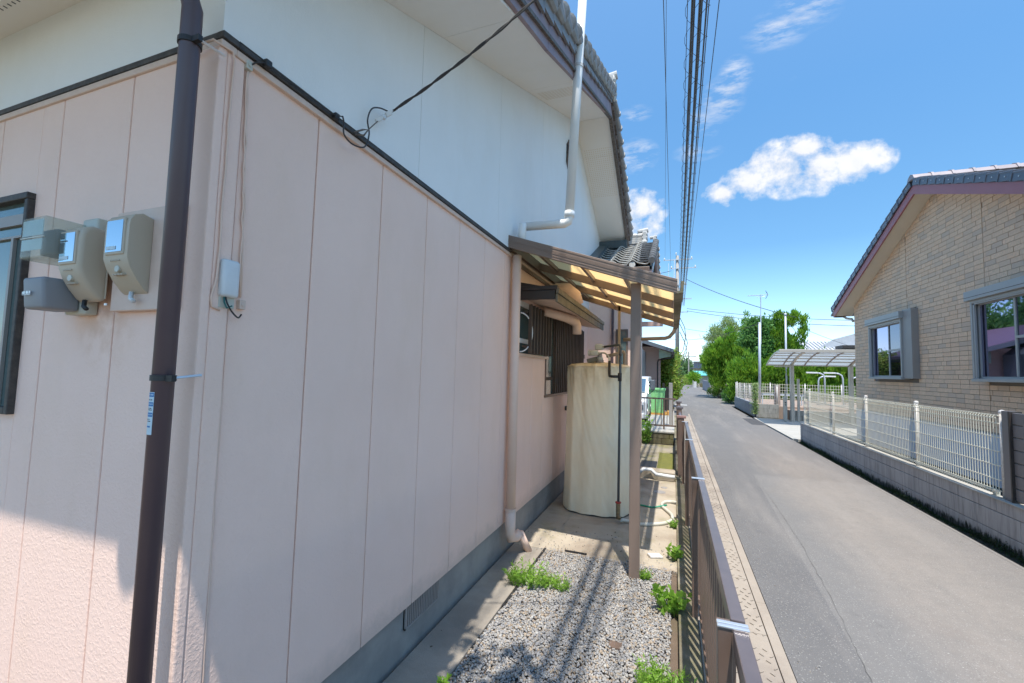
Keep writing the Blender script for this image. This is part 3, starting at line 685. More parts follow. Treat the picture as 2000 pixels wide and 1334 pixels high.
# ridge of the main roof with its end ornament
rz = soff(6.815)+.33
rb = MB()
for i in range(3): rb.box(-9, -.98, 6.70+i*.015, 6.93-i*.015, rz+i*.045, rz+i*.045+.036)
rb.tube([(-9, 6.815, rz+.16), (-.98, 6.815, rz+.16)], .075, 12); rb.build('ridge', 'tile_grey', roof)
def ridge_end(x, y, z, s, parent):
    b = MB(); b.box(x, x+.07*s, y-.17*s, y+.17*s, z-.12*s, z+.16*s)
    for (dy, dz, r_) in ((-.15,-.10,.06),(.15,-.10,.06),(-.12,.02,.05),(.12,.02,.05),(-.07,.13,.055),(.07,.13,.055),(0,.2,.07),(0,.02,.09),(0,-.12,.06)):
        b.tube([(x-.02*s, y+dy*s, z+dz*s), (x+.08*s, y+dy*s, z+dz*s), (x+.105*s, y+dy*s, z+dz*s)], [r_*s, r_*s, r_*s*.5], 10)
    b.tube([(x-.15*s, y, z+.22*s), (x+.12*s, y, z+.26*s)], .065*s, 12)
    return b.build('ridge_end_ornament', 'tile_grey', parent, smooth=False)
ridge_end(-.98, 6.815, rz+.08, 1.0, roof)
# gable vent
gv = MB().prism([(6.25,5.0),(6.42,4.85),(6.59,5.0),(6.59,5.28),(6.42,5.43),(6.25,5.28)], 'x', UX, UX+.02).build('gable_vent', 'dark_ink', house)
gb = MB()
for i in range(6): gb.bar((UX+.028, 6.22+i*.06, 4.93+.05*(i % 2)), (UX+.028, 6.30+i*.06, 5.36), .016, .022, (1,0,0))
for z_ in (5.02, 5.14, 5.26): gb.box(UX+.02, UX+.034, 6.22, 6.62, z_, z_+.018)
gb.build('vent_louvre', 'bronze_dark', gv)

# front window (left edge of the photograph)
fw = thing('front_window', 'black framed sliding window with frosted glass beside the meters', 'window', (-3.2, 1.0, 1.5)) if False else None
wf = MB(); a0, a1, z0, z1 = -3.75, -2.715, 1.55, 2.545
wf.box(a0, a1, 1.0, 1.05, z1-.03, z1).box(a1-.028, a1, 1.004, 1.05, z0, z1-.03).box(a0, a1-.028, 1.004, 1.05, z0, z0+.03).box(a0, a0+.028, 1.004, 1.05, z0+.03, z1-.03)
win = wf.build('window', 'belt', house, bevel=.004)
MB().box(a0+.03, a1-.03, 1.018, 1.031, z1-.14, z1-.09).box(a0+.03, a1-.03, 1.018, 1.031, z1-.20, z1-.19).box(-2.86, -2.84, 1.018, 1.031, z0+.035, z1-.2).build('sash', 'ceramic', win)
MB().box(a0+.028, a1-.028, 1.032, 1.039, z0+.03, z1-.03).build('pane', 'pane_left', win)

# two lattice windows on the side wall
# window 1
w1 = MB().box(WX-.03, WX+.03, 4.30, 5.46, 1.955, 1.985).build('window', 'pink_smooth', house)
MB().box(WX-.011, WX-.006, 4.36, 5.39, 1.99, 2.56).build('pane', 'pane_left', w1)
MB().box(WX-.005, WX+.004, 4.36, 5.39, 2.50, 2.56).box(WX-.005, WX+.004, 4.36, 5.39, 2.10, 2.15).build('sash', 'white_pipe', w1)
for i in range(8): MB().box(-1.475, -1.44, 4.42+i*.115, 4.455+i*.115, 1.985, 2.52).build('lattice_slat', 'lattice', w1, bevel=.003)
MB().box(-1.53, -1.478, 4.40, 5.32, 2.05, 2.075).box(-1.53, -1.478, 4.40, 5.32, 2.42, 2.445).build('lattice_rail', 'lattice', w1)
MB().tube([(WX+.02+.10*math.sin(q*math.pi/16), 4.35+.11*math.sin(q*math.pi/16), 2.21+.21*math.cos(q*math.pi/16)) for q in range(17)], .007, 8).build('window_cable', 'white_pipe', w1)
# window 2
w2 = MB().box(WX-.03, WX+.02, 5.37, 7.9, 1.46, 1.49).box(WX-.03, WX+.012, 5.39, 5.42, 1.49, 2.56).build('window', 'bronze_dark', house)
MB().box(WX-.011, WX-.006, 5.42, 7.84, 1.49, 2.56).build('pane', 'pane_left', w2)
MB().box(WX-.005, WX+.004, 5.42, 5.80, 1.68, 1.72).box(WX-.005, WX+.01, 5.78, 5.82, 1.49, 2.56).build('sash', 'lattice', w2)
for i in range(19): MB().box(WX-.01, WX+.03, 5.83+i*.108, 5.875+i*.108, 1.495, 2.54).build('lattice_slat', 'lattice', w2, bevel=.003)
# hood over the windows
hd = MB().prism([(-1.56,2.70),(-1.13,2.625),(-1.13,2.655),(-1.56,2.745)], 'y', 4.30, 7.38).build('window_hood', 'hood_dark', house)
MB().prism([(-1.56,2.60),(-1.14,2.53),(-1.14,2.555),(-1.56,2.62)], 'y', 4.33, 7.35).build('hood_soffit', 'pink_smooth', hd)
MB().box(-1.142, -1.118, 4.28, 7.40, 2.515, 2.60).build('hood_fascia', 'hood_metal', hd, bevel=.004)
MB().box(-1.135, -1.105, 4.27, 7.41, 2.602, 2.66).build('hood_drip_edge', 'hood_metal', hd, bevel=.004)
MB().box(-1.56, -1.145, 4.272, 4.30, 2.545, 2.64).box(-1.56, -1.12, 4.262, 4.30, 2.643, 2.685).build('hood_end', 'hood_dark', hd, bevel=.003)
# pink vent duct over the hood
du = MB(); du.tube([(-1.45,4.95,2.51),(-1.36,5.2,2.50),(-1.27,5.52,2.49),(-1.22,5.63,2.46),(-1.205,5.66,2.40),(-1.205,5.66,2.30)], [.05,.055,.06,.062,.06,.058], 14)
du.build('vent_duct', 'pink_pipe', house, smooth=True)
MB().tube([(-1.52,5.45,2.78),(-1.42,5.45,2.83),(-1.32,5.47,2.82),(-1.24,5.50,2.76),(-1.20,5.53,2.66)], [.10,.13,.14,.13,.11], 16).build('vent_cowl', 'pink_pipe', house, smooth=True)
MB().box(-1.56, -1.535, 4.1, 8.1, 2.905, 2.94).build('canopy_flashing', 'bronze_dark', house)
# small fittings under window 2
MB().tube([(-1.58,6.55,1.24),(-1.40,6.55,1.24)], .035, 12).build('wall_pipe_stub', 'slate_pipe', house)
MB().box(-1.559, -1.552, 7.95, 8.02, 2.05, 2.12).build('wall_socket', 'bronze_dark', house)

# wing with the lower tiled roof
MB().box(-1.56, -.75, 8.30, 11.4, -.05, 3.7).build('wing_wall', 'pink', house)
MB().box(-1.02, -.80, 8.27, 8.298, 1.75, 2.62).build('wing_window', 'bronze_dark', house)
MB().box(-.99, -.83, 8.26, 8.268, 1.80, 2.58).build('pane', 'pane_left', bpy.data.objects['wing_window'])
MB().box(-1.10, -1.06, 8.24, 8.295, 0, 3.55).build('wing_downpipe', 'brown_pipe', house)
MB().box(-.75, -.20, 8.9, 9.0, 2.74, 2.83).build('wing_beam', 'siding', house)
def wz(y): return 3.74+.47*(y-7.95) if y <= 9.95 else 3.74+.47*2.0-.47*(y-9.95)
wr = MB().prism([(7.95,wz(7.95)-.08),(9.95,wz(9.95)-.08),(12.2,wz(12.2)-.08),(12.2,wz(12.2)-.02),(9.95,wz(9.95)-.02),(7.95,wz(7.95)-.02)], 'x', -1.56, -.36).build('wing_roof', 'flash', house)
MB().box(-1.5, -.40, 7.84, 7.94, 3.59, 3.69).build('wing_gutter', 'bronze_dark', wr, bevel=.01)
for (a, b) in ((7.95, 9.95), (9.95, 12.2)):
    MB().prism([(a,wz(a)-.26),(b,wz(b)-.26),(b,wz(b)-.03),(a,wz(a)-.03)], 'x', -.40, -.365).build('wing_barge_board', 'barge', wr)
    MB().prism([(a,wz(a)-.10),(b,wz(b)-.10),(b,wz(b)-.03),(a,wz(a)-.03)], 'x', -.364, -.345).build('barge_moulding', 'white_metal', wr)
# pantiles
def pantile():
    w, l, n_ = .36, .25, 12; vs = []; fs = []
    for r_ in range(2):
        for i in range(n_+1):
            t = i/n_; h = .040*math.cos(2*math.pi*(t-.15))+.012*math.cos(4*math.pi*(t-.1)); yy_ = 0 if r_ == 0 else l
            zz = h + (.0 if r_ == 0 else -.012)
            vs.append((t*w, yy_, zz+.060 if r_ == 0 else zz+.004)); vs.append((t*w, yy_, zz+.040 if r_ == 0 else zz-.016))
    k_ = (n_+1)*2
    for i in range(n_):
        a = 2*i; fs.append((a, a+2, k_+a+2, k_+a)); fs.append((a+1, a, k_+a, k_+a+1)[::-1] if i == 0 else (a+1, k_+a+1, k_+a+3, a+3)); fs.append((a+1, a+3, a+2, a))
    me = bpy.data.meshes.new('roof_tile'); me.from_pydata(vs, [], fs); me.update(); me.materials.append(M['tile_grey']); me.shade_smooth(); return me
pt = pantile(); ang = math.atan(.46)
for r_ in range(11):
    for c_ in range(3):
        x_ = -.40-.36*(c_+1)+.02; yb = 7.93+r_*.183
        o = link('roof_tile', pt, wr); o.rotation_euler = (ang, 0, 0); o.location = (x_, yb, wz(yb)+.01)
for r_ in range(11):
    for c_ in range(3):
        x_ = -.40-.36*(c_+1)+.02; yb = 12.1-r_*.183
        o = link('roof_tile', pt, wr); o.rotation_euler = (ang, 0, math.pi); o.location = (x_+.36, yb, wz(yb)+.01)
for c_ in range(3):   # round eave ends
    MB().tube([(-.70-.36*c_+.0, 7.90, wz(7.93)+.02), (-.70-.36*c_, 7.99, wz(7.93)+.01)], .055, 14).build('eave_end_tile', 'tile_grey', wr)
yv = 7.95
while yv < 9.8: verge_tile(yv, .2, .46, wr, xv=-.41, z0=wz(yv)+.0, hh=.09, rr=.05); yv += .20
yv = 12.2
while yv > 10.1: verge_tile(yv, .2, -.46, wr, xv=-.41, z0=wz(yv)+.0, hh=.09, rr=.05); yv -= .20
b = MB(); z_ = wz(9.95)
for i in range(3): b.box(-1.2, -.62, 9.86+i*.015, 10.04-i*.015, z_+.03+i*.05, z_+.03+i*.05+.04)
b.tube([(-1.2, 9.95, z_+.22), (-.62, 9.95, z_+.22)], .06, 12); b.build('ridge', 'tile_grey', wr)
ridge_end(-.64, 9.95, z_+.12, .85, wr); ridge_end(-.42, 9.95, z_+.03, .55, wr)
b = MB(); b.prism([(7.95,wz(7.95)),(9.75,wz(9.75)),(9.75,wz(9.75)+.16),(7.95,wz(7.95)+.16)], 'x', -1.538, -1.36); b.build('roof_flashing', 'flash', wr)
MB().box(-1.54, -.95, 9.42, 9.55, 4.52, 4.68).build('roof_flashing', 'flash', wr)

# =================================================================== THINGS ON THE LEFT HOUSE
dp = thing('downpipe', 'dark brown rain pipe running down the front corner with a paper sticker', 'drainpipe', (-1.565, .93, -.03))
MB().tube([(-1.565,.93,-.03),(-1.565,.93,3.02),(-1.565,.90,3.10),(-1.56,.45,3.24),(-1.55,.31,3.30),(-1.55,.295,3.33)], .031, 28).build('pipe', 'brown_pipe', dp, smooth=True)
b = MB(); b.lathe((-1.55,.295,3.32), [(.04,0),(.05,.02),(.10,.12),(.10,.15)], 16); b.build('rainwater_head', 'brown_pipe', dp)
for z_ in (1.745, 2.895):
    br = MB().lathe((-1.565,.93,z_), [(.0325,-.009),(.0355,-.009),(.0355,.009),(.0325,.009)], 28).box(-1.530, -1.500, .915, .93, z_-.01, z_+.01).build('pipe_bracket', 'black', dp)
    MB().tube([(-1.515,.92,z_), (-1.52,1.02,z_+.01)], .005, 6).build('bracket_pin', 'silver', br)
st = MB()
def arc(rad, a0, a1, z0, z1, cx=-1.565, cy=.93, n_=8):
    vs = []; 
    for i in range(n_+1):
        an = R(a0+(a1-a0)*i/n_); vs += [(cx+rad*math.cos(an), cy+rad*math.sin(an), z0), (cx+rad*math.cos(an), cy+rad*math.sin(an), z1)]
    return vs, [(2*i, 2*i+2, 2*i+3, 2*i+1) for i in range(n_)]
stk = MB().add(*arc(.0315, 236, 292, 1.565, 1.70)).build('sticker', 'white_sticker', dp)
for z_ in (1.685, 1.655, 1.622): MB().add(*arc(.0318, 237, 290, z_, z_+.013)).build('sticker_band', 'blue_ink', stk)
bb = MB(); bb.add(*arc(.0318, 250, 280, 1.588, 1.593)); bb.build('sticker_line', 'blue_ink', stk)
bb = MB()
for z_, aa in ((1.642, ((208,214),(217,222),(226,238),(241,250))), (1.647, ((212,219),(224,229),(232,247))), (1.612, ((210,219),(222,231),(236,240))), (1.606, ((214,224),(230,246))), (1.674, ((210,216),(220,232),(236,248)))):
    for a0_, a1_ in aa: bb.add(*arc(.0318, a0_+34, a1_+34, z_, z_+.003))
bb.build('sticker_writing', 'dark_ink', stk)
bb = MB()
for z_ in (1.6885, 1.6585, 1.6255):
    for a0_ in (208, 217, 226, 238, 247): bb.add(*arc(.0320, a0_+34, a0_+39, z_+.001, z_+.006))
bb.build('sticker_print', 'white_sticker', stk)

def rbox(x0, x1, y0, y1, z0, z1, name, mat_, parent, r_=.02, seg=4, taper=0):
    b = MB().box(x0, x1, y0, y1, z0, z1)
    if taper:      # lower front edge drawn back towards the wall
        b.v = [(p[0], p[1], p[2]) for p in b.v]
        b.v[0] = (x0, y0+taper, z0); b.v[1] = (x1, y0+taper, z0)
    o = b.build(name, mat_, parent); bv = o.modifiers.new('bevel', 'BEVEL'); bv.width = r_; bv.segments = seg; o.data.shade_smooth(); return o
def meter(x0, x1, y0, z0, z1, label, wire_col):
    t = thing('electricity_meter', label, 'meter', ((x0+x1)/2, 1.03, z0))
    # case: rounded front with a sloping chin
    prof = [(1.0,z1-.012),(y0+.04,z1-.002),(y0+.015,z1-.012),(y0+.002,z1-.035),(y0,z1-.06),(y0,z0+.12),(y0+.012,z0+.085),(y0+.035,z0+.045),(y0+.06,z0+.012),(y0+.075,z0),(1.0,z0+.004)]
    o = MB().prism(prof, 'x', x0, x1).build('meter_case', 'meter', t); bv = o.modifiers.new('bevel', 'BEVEL'); bv.width = .016; bv.segments = 4; bv.limit_method = 'ANGLE'; bv.angle_limit = R(50); o.data.shade_smooth()
    w = x1-x0
    fr = MB().box(x0+w*.12, x0+w*.88, y0-.005, y0+.01, z0+.130, z1-.028).build('window_surround', 'meter', t, bevel=.004)
    MB().box(x0+w*.17, x0+w*.83, y0-.007, y0-.004, z0+.140, z1-.036).build('meter_window', 'meter_glass', t)
    MB().prism([(x0+w*.5+.014*math.cos(a), z0+.082+.012*math.sin(a)) for a in [i*math.pi/6 for i in range(12)]], 'y', y0+.008, y0+.022).build('seal_disc', 'cream_plastic', t)
    et = MB()
    for rr_, zz_ in enumerate((z0+.108, z0+.060)):
        for q_ in range(7): et.box(x0+w*(.30+.06*q_), x0+w*(.335+.06*q_), y0+.0+.012*rr_, y0+.016+.012*rr_, zz_, zz_+.005)
    et.build('embossed_text', 'meter', t)
    for q_ in (.12, .88): MB().tube([(x0+w*q_, y0+.10, z0-.002), (x0+w*q_, y0+.10, z0-.010)], .006, 8).build('case_screw', 'silver', t)
    MB().box(x0+w*.22, x0+w*.60, y0-.0085, y0-.0072, z0+.148, z0+.160).build('meter_label', 'white_sticker', t)
    MB().box(x0-.003, x1+.003, y0+.085, y0+.09, z0+.012, z1-.014).build('case_seam', 'meter', t, bevel=.002)
    MB().tube([(x0+w*.5,y0+.06,z0+.005),(x0+w*.55,y0+.055,z0-.02),(x0+w*.75,y0+.05,z0-.03)], .008, 8).build('terminal_cable', wire_col, t, smooth=True)
    return t
meter(-1.945, -1.805, .925, 2.045, 2.335, 'beige meter box nearest the brown rain pipe', 'white_plastic')
meter(-2.190, -2.050, .905, 2.02, 2.305, 'beige meter box between the clear meter and the one by the pipe', 'black')
t = thing('smart_meter', 'electricity meter under a clear plastic cover above the blue grey box', 'meter', (-2.27, 1.03, 2.18))
rbox(-2.36, -2.20, .865, 1.0, 2.175, 2.335, 'clear_cover', 'clear', t, .008, 3)
MB().box(-2.335, -2.225, .91, 1.0, 2.2, 2.30).build('meter_body', 'greybox', t, bevel=.006)
MB().box(-2.352, -2.212, .8655, .868, 2.262, 2.322).box(-2.352, -2.212, .8655, .868, 2.206, 2.248).build('meter_display', 'white_sticker', t)
MB().box(-2.36, -2.198, .863, .867, 2.252, 2.256).build('cover_seam', 'cream_plastic', t)
rbox(-2.23, -2.13, .985, 1.028, 2.25, 2.36, 'mounting_bracket', 'cream_plastic', t, .01, 3)
MB().box(-2.26, -2.18, .96, 1.02, 2.09, 2.18).build('cable_cover', 'cream_plastic', t, bevel=.004)
t = thing('breaker_box', 'blue grey plastic box hanging below the clear meter', 'electrical box', (-2.25, 1.03, 2.0))
rbox(-2.335, -2.195, .87, .985, 1.985, 2.105, 'box_cover', 'greybox', t, .012, 3, .01)
rbox(-2.30, -2.16, .985, 1.028, 1.975, 2.09, 'box_base', 'cream_plastic', t, .008, 3)
lt = MB()
for i, w_ in enumerate((.006,.008,.005,.009,.006,.008)): lt.box(-2.318+i*.0095, -2.318+i*.0095+w_*.8, .8675, .8705, 2.040, 2.040+.009+.002*(i % 2))
lt.box(-2.318, -2.262, .8675, .8705, 2.036, 2.0375); lt.build('raised_lettering', 'silver', t)
tag(MB().box(-2.03, -1.645, 1.0, 1.028, 1.985, 2.37).build('meter_board', 'pink_smooth', bevel=.004), 'pink painted backing board behind the two beige meter boxes', 'board')
# small weatherproof cable box and conduits on the side wall
t = thing('cable_box', 'small white weatherproof box with loose dark wires hanging out', 'electrical box', (WX, 1.11, 2.0))
rbox(WX, WX+.035, 1.075, 1.145, 2.04, 2.18, 'cover', 'white_plastic', t, .014, 4)
MB().box(WX, WX+.015, 1.08, 1.14, 2.0, 2.045).build('base', 'cream_plastic', t, bevel=.003)
MB().tube(smooth([(WX+.02,1.10,2.045),(WX+.03,1.10,2.02),(WX+.03,1.12,1.99),(WX+.025,1.15,1.97),(WX+.015,1.17,1.985)]), .003, 6).build('loose_wire', 'black', t)
MB().tube([(WX+.02,1.095,2.04),(WX+.03,1.09,2.02),(WX+.03,1.10,2.0),(WX+.03,1.12,2.01)], .003, 6).build('loose_wire', 'teal', t)
tag(MB().box(WX, WX+.02, 1.158, 1.182, 2.005, 2.04).tube([(WX+.02,1.17,2.022),(WX+.023,1.17,2.022)], .007, 10).build('cable_clamp', 'pink_smooth', bevel=.002), 'small pink cable clamp right of the white cable box', 'clamp')
tag(MB().box(WX, WX+.022, 1.118, 1.144, 2.935, 2.97).tube([(WX+.022,1.131,2.952),(WX+.026,1.131,2.952)], .008, 10).build('cable_clamp', 'cream_plastic', bevel=.002), 'small cream cable clamp high on the pink wall under the black belt', 'clamp')
def wob(a, b, n_, amp): 
    a, b = Vector(a), Vector(b); return [a.lerp(b, i/n_)+Vector((0, random.uniform(-amp, amp), 0)) for i in range(n_+1)]
tag(MB().tube([(WX+.012,1.135,2.93)]+wob((WX+.008,1.135,2.9),(WX+.008,1.165,2.2),14,.004)+[(WX+.01,1.165,2.05)], .0035, 6).tube([(WX+.012,1.131,2.93)]+wob((WX+.008,1.129,2.9),(WX+.008,1.160,2.2),14,.004)+[(WX+.01,1.163,2.05)], .0035, 6).build('wall_cable', 'pink_pipe', smooth=True), 'pair of thin pink cables dropping from the cream clamp to the white box', 'cable')
tag(MB().tube([(-1.66,.99,2.93),(-1.60,.985,2.945),(-1.54,.99,2.95),(WX+.025,1.06,2.955),(WX+.022,1.07,2.92)]+wob((WX+.018,1.07,2.8),(WX+.018,1.065,2.1),12,.003)+[(WX+.016,1.05,2.03),(WX+.016,1.055,2.0),(WX+.016,1.085,1.99)], .0045, 6).build('wall_cable', 'pink_pipe', smooth=True), 'painted cable down the house corner left of the white box', 'cable')
tag(MB().tube(wob((WX+.006,1.115,1.98),(WX+.006,1.128,.32),22,.003), .005, 6).build('wall_cable', 'pink_pipe', smooth=True), 'painted cable running from the white box down to the plinth', 'cable')
cl = MB()
# overhead service drop to the belt
sd_ = thing('service_cable', 'black twisted overhead cable anchored to the black belt by a white clamp', 'cable', (WX+.06, 1.93, 3.1))
A_ = Vector((-1.47, 1.935, 3.235)); B_ = Vector((2.9, -6.9, 8.6)); B_ = A_+(Vector((-.85,2.01,3.765))-A_)*3.4; n_ = 90; p1 = []; p2 = []
for i in range(n_+1):
    t_ = i/n_; p = A_.lerp(B_, t_); p.z -= .7*t_*(1-t_); an = i*1.15
    off = Vector((math.cos(an*.6)*.0055, 0, math.sin(an*.6)*.0055)); p1.append(p+off); p2.append(p-off)
MB().tube(p1, .0055, 8).tube(p2, .0042, 8).build('twisted_conductors', 'wire', sd_, smooth=True)
MB().obox((-1.495,1.845,3.135), (.009,.014,.017), (.008,-.005,0), (0,.007,-.008)).obox((-1.478,1.90,3.195), (.008,.012,.014), (.009,-.006,0), (0,.008,-.009)).tube([(-1.480,1.870,3.165),(-1.495,1.875,3.16)], .015, 12).tube([(-1.495,1.84,3.13),(-1.472,1.93,3.23)], .004, 6).build('anchor_clamp', 'white_plastic', sd_, bevel=.003)
MB().tube([(-1.53,1.70,2.99),(-1.50,1.73,3.015),(-1.49,1.76,3.03),(-1.50,1.74,2.99),(-1.53,1.71,2.985)], .005, 6).tube([(-1.49,1.76,3.03),(-1.495,1.84,3.125)], .003, 6).build('anchor_hook', 'barge_dark', sd_)
MB().tube(smooth([(-1.49,1.575,2.996),(-1.5,1.597,2.975),(-1.5,1.601,2.922),(-1.5,1.66,2.903),(-1.5,1.749,2.933),(-1.5,1.779,3.018),(-1.5,1.762,3.084),(-1.5,1.789,3.161),(-1.5,1.855,3.206),(-1.48,1.921,3.219),A_+Vector((.01,.02,.02))]), .004, 8).build('drip_loop', 'wire', sd_, smooth=True)
for yc in (1.565, 1.19): MB().box(WX+.031, WX+.052, yc-.014, yc+.014, 2.978, 3.008).build('cable_clip', 'black', sd_, bevel=.004)
MB().tube([(-1.49,1.58,2.995),(-1.518,1.55,2.994),(-1.522,1.3,2.994),(-1.518,1.18,2.992),(WX+.03,1.15,2.975),(WX+.02,1.135,2.955)], .0032, 6).build('run_cable', 'wire', sd_, smooth=True)

# white vent stack
vp = thing('vent_pipe', 'tall white vent pipe climbing past the verge of the gable', 'pipe', (-1.44, 4.04, 3.05))
# along the wall to y=6.1 then up, standing off in front of the barge
e1 = (-1.44, 4.045, 3.0)
MB().tube([(-1.44,4.045,3.04),(-1.44,4.045,3.22),(-1.44,4.06,3.262),(-1.435,4.10,3.272)], .043, 16).build('lower_elbow', 'white_pipe', vp, smooth=True)
MB().tube([(-1.435,4.10,3.272),(-1.02,4.12,3.272),(-.985,4.125,3.29),(-.975,4.125,3.33),(-.975,4.125,3.38)], .043, 16).build('cross_arm', 'white_pipe', vp, smooth=True)
MB().tube([(-.975,4.125,3.36),(-.86,4.20,6.4)], .045, 20).build('riser', 'white_pipe', vp, smooth=True)
MB().tube([(-.975,4.125,3.33),(-.973,4.126,3.39)], .050, 20).tube([(-.883,4.185,5.79),(-.881,4.186,5.85)], .050, 20).build('pipe_socket', 'white_pipe', vp, smooth=True)
MB().tube([(-.916,4.163,4.90),(-.9155,4.163,4.93)], .050, 20).tube([(-.92,4.16,4.915),(-.965,4.14,4.95)], .006, 6).build('pipe_bracket', 'white_metal', vp)

# pink downpipe under the canopy
pp_ = thing('downpipe', 'pink painted drain pipe at the near end of the canopy wall', 'drainpipe', (-1.49, 4.06, 0))
MB().tube([(-1.49,4.05,2.96),(-1.49,4.05,.34)], .046, 18).build('pipe', 'pink_pipe', pp_, smooth=True)
MB().tube([(-1.49,4.05,.44),(-1.49,4.05,.22),(-1.485,4.07,.17),(-1.45,4.12,.165),(-1.42,4.16,.20)], [.052,.052,.05,.047,.047], 16).tube([(-1.42,4.15,.20),(-1.36,4.25,.0)], .036, 14).build('trap', 'pink_pipe', pp_, smooth=True)
MB().tube([(-1.49,4.05,.43),(-1.49,4.05,.455)], .055, 18).tube([(-1.56,4.05,.44),(-1.49,4.0,.44)], .006, 6).build('pipe_bracket', 'pink_smooth', pp_)

# =================================================================== CANOPY
cp = thing('side_canopy', 'brown aluminium lean-to canopy with tan translucent sheets on the side wall', 'canopy', (-.34, 4.12, 0))
sl = -.333; cz = lambda x: 3.157+sl*(x+1.58)     # top of beam at the near end
dX = Vector((1, 0, sl)).normalized()
def beamx(y0, y1, top, dep, name, mat_, x0=-1.55, x1=.03):
    poly = [(x0,cz(x0)+top-dep),(x1,cz(x1)+top-dep),(x1,cz(x1)+top),(x0,cz(x0)+top)]
    return MB().prism(poly, 'y', y0, y1).build(name, mat_, cp, bevel=.003)
beamx(3.925, 3.965, 0, .125, 'near_beam', 'bronze')
rb_ = MB()
for off in (-.018,-.045,-.053,-.061,-.07,-.095): 
    for_ = [(-1.55,cz(-1.55)+off-.003),(.03,cz(.03)+off-.003),(.03,cz(.03)+off+.003),(-1.55,cz(-1.55)+off+.003)]; rb_.prism(for_, 'y', 3.921, 3.926)
rb_.build('beam_ribs', 'bronze', cp)
for yb in (4.93, 5.93, 6.93): beamx(yb, yb+.045, -.035, .085, 'rafter', 'bronze', -1.55, .0)
for i, xp in enumerate((-1.30, -.86, -.44)):
    zc = cz(xp)-.055
    for a, b in ((3.966, 4.93), (4.976, 5.93), (5.976, 6.93)):
        MB().bar((xp,a,zc), (xp,b,zc), .030, .045, (0,0,1)).build('purlin', 'bronze', cp)
for a, b in ((3.967, 4.945), (4.955, 5.945), (5.955, 6.975)):
    MB().prism([(-1.55,cz(-1.55)-.030),(.0,cz(0)-.030),(.0,cz(0)-.025),(-1.55,cz(-1.55)-.025)], 'y', a, b).build('roof_sheet', 'poly_tan', cp)
g_ = MB().prism([(.0,cz(0)-.14),(.075,cz(0)-.13),(.085,cz(0)-.03),(.06,cz(0)-.03),(.055,cz(0)-.115),(.0,cz(0)-.115)], 'y', 3.93, 6.98).build('canopy_gutter', 'kerb', cp)
MB().tube([(.02,6.95,cz(0)-.13),(.0,6.97,cz(0)-.19),(-.06,7.0,cz(0)-.26),(-.12,7.02,cz(0)-.28),(-.75,7.05,cz(0)-.30)], .028, 12).build('gutter_outlet_pipe', 'tan_metal', cp, smooth=True)
MB().box(-1.555, -1.51, 3.97, 6.97, cz(-1.5)-.13, cz(-1.5)-.02).build('wall_plate', 'bronze_dark', cp)
MB().box(-.372, -.282, 4.075, 4.155, -.05, cz(-.30)-.10).build('post', 'bronze', cp, bevel=.005)
MB().box(-.825, -.785, 6.93, 6.97, 0, cz(-.8)-.03).build('slim_post', 'tan_metal', cp, bevel=.004)
tag(MB().obox((-.66,4.35,cz(-.66)-.013), dX*.13, (0,.035,0), (0,0,.006)).build('leaf_litter', 'bark'), 'small drift of brown leaf litter on the canopy sheet', 'leaf litter', kind='stuff')

# =================================================================== WATER TANK UNDER CLOTH
tk = thing('covered_tank', 'tall water tank wrapped in a stained cream cloth cover under the canopy', 'water tank', (-.955, 5.95, 0))
nu, nv_ = 200, 50; vs = []
def cover(th, t_):
    w = .43+.022*(1-t_); d_ = .40
    c_, s_ = math.cos(th), math.sin(th); e_ = 2.35
    r_ = (abs(c_)**e_+abs(s_)**e_)**(-1/e_)
    nf = lambda kx, kz, sh=0, tw=0: mnoise.noise(Vector((math.cos(th+tw*t_)*kx+sh, math.sin(th+tw*t_)*kx, t_*kz)))
    fold = .018*nf(3.2, .7)+.010*nf(7.5, .7, 9)*(.4+.6*t_)+.012*nf(12, 1.6, 3, 1.2)*(.25+.75*t_**2)
    fold += .022*abs(nf(6, 3.5, 20, 1.8))*math.exp(-((th+.75)**2)/.5)
    if t_ > .8: fold += .012*nf(22, 1, 7)*(t_-.8)/.2
    k_ = 1-.045*t_
    return (w*k_*r_*c_*(1+fold/.4), d_*k_*r_*s_*(1+fold/.4))
for j in range(nv_+1):
    t_ = j/nv_; z_ = .018+1.86*t_
    for i in range(nu):
        th = 2*math.pi*i/nu-math.pi; x_, y_ = cover(th, t_); hem = .004*math.sin(th*11)*(1-t_)**6
        vs.append((-.955+x_, 5.95+y_, z_+hem))
fs = [(j*nu+i, j*nu+(i+1) % nu, (j+1)*nu+(i+1) % nu, (j+1)*nu+i) for j in range(nv_) for i in range(nu)]
base = nv_*nu
for q, (s_, dz) in enumerate(((.93,.022),(.7,.035),(.4,.05),(.12,.065))):
    for i in range(nu):
        th = 2*math.pi*i/nu-math.pi; x_, y_ = cover(th, 1); vs.append((-.955+x_*s_, 5.95+y_*s_, 1.878+dz+.006*math.sin(th*19)*s_))
    o_ = (nv_+q)*nu; n2 = (nv_+q+1)*nu
    fs += [(o_+i, o_+(i+1) % nu, n2+(i+1) % nu, n2+i) for i in range(nu)]
fs.append(tuple((nv_+4)*nu+i for i in range(nu)))
cv = MB().add(vs, fs).build('cloth_cover', 'cloth', tk, smooth=True)
MB().tube([(-.955+cover(2*math.pi*i/60-math.pi,1)[0]*1.005, 5.95+cover(2*math.pi*i/60-math.pi,1)[1]*1.005, 1.876) for i in range(61)], .006, 6).build('cover_seam', 'cloth', cv, smooth=True)
MB().lathe((-.955,5.95,0), [(.30,0),(.32,.0),(.32,.03),(.30,.03)], 20).build('tank_foot', 'black', tk)
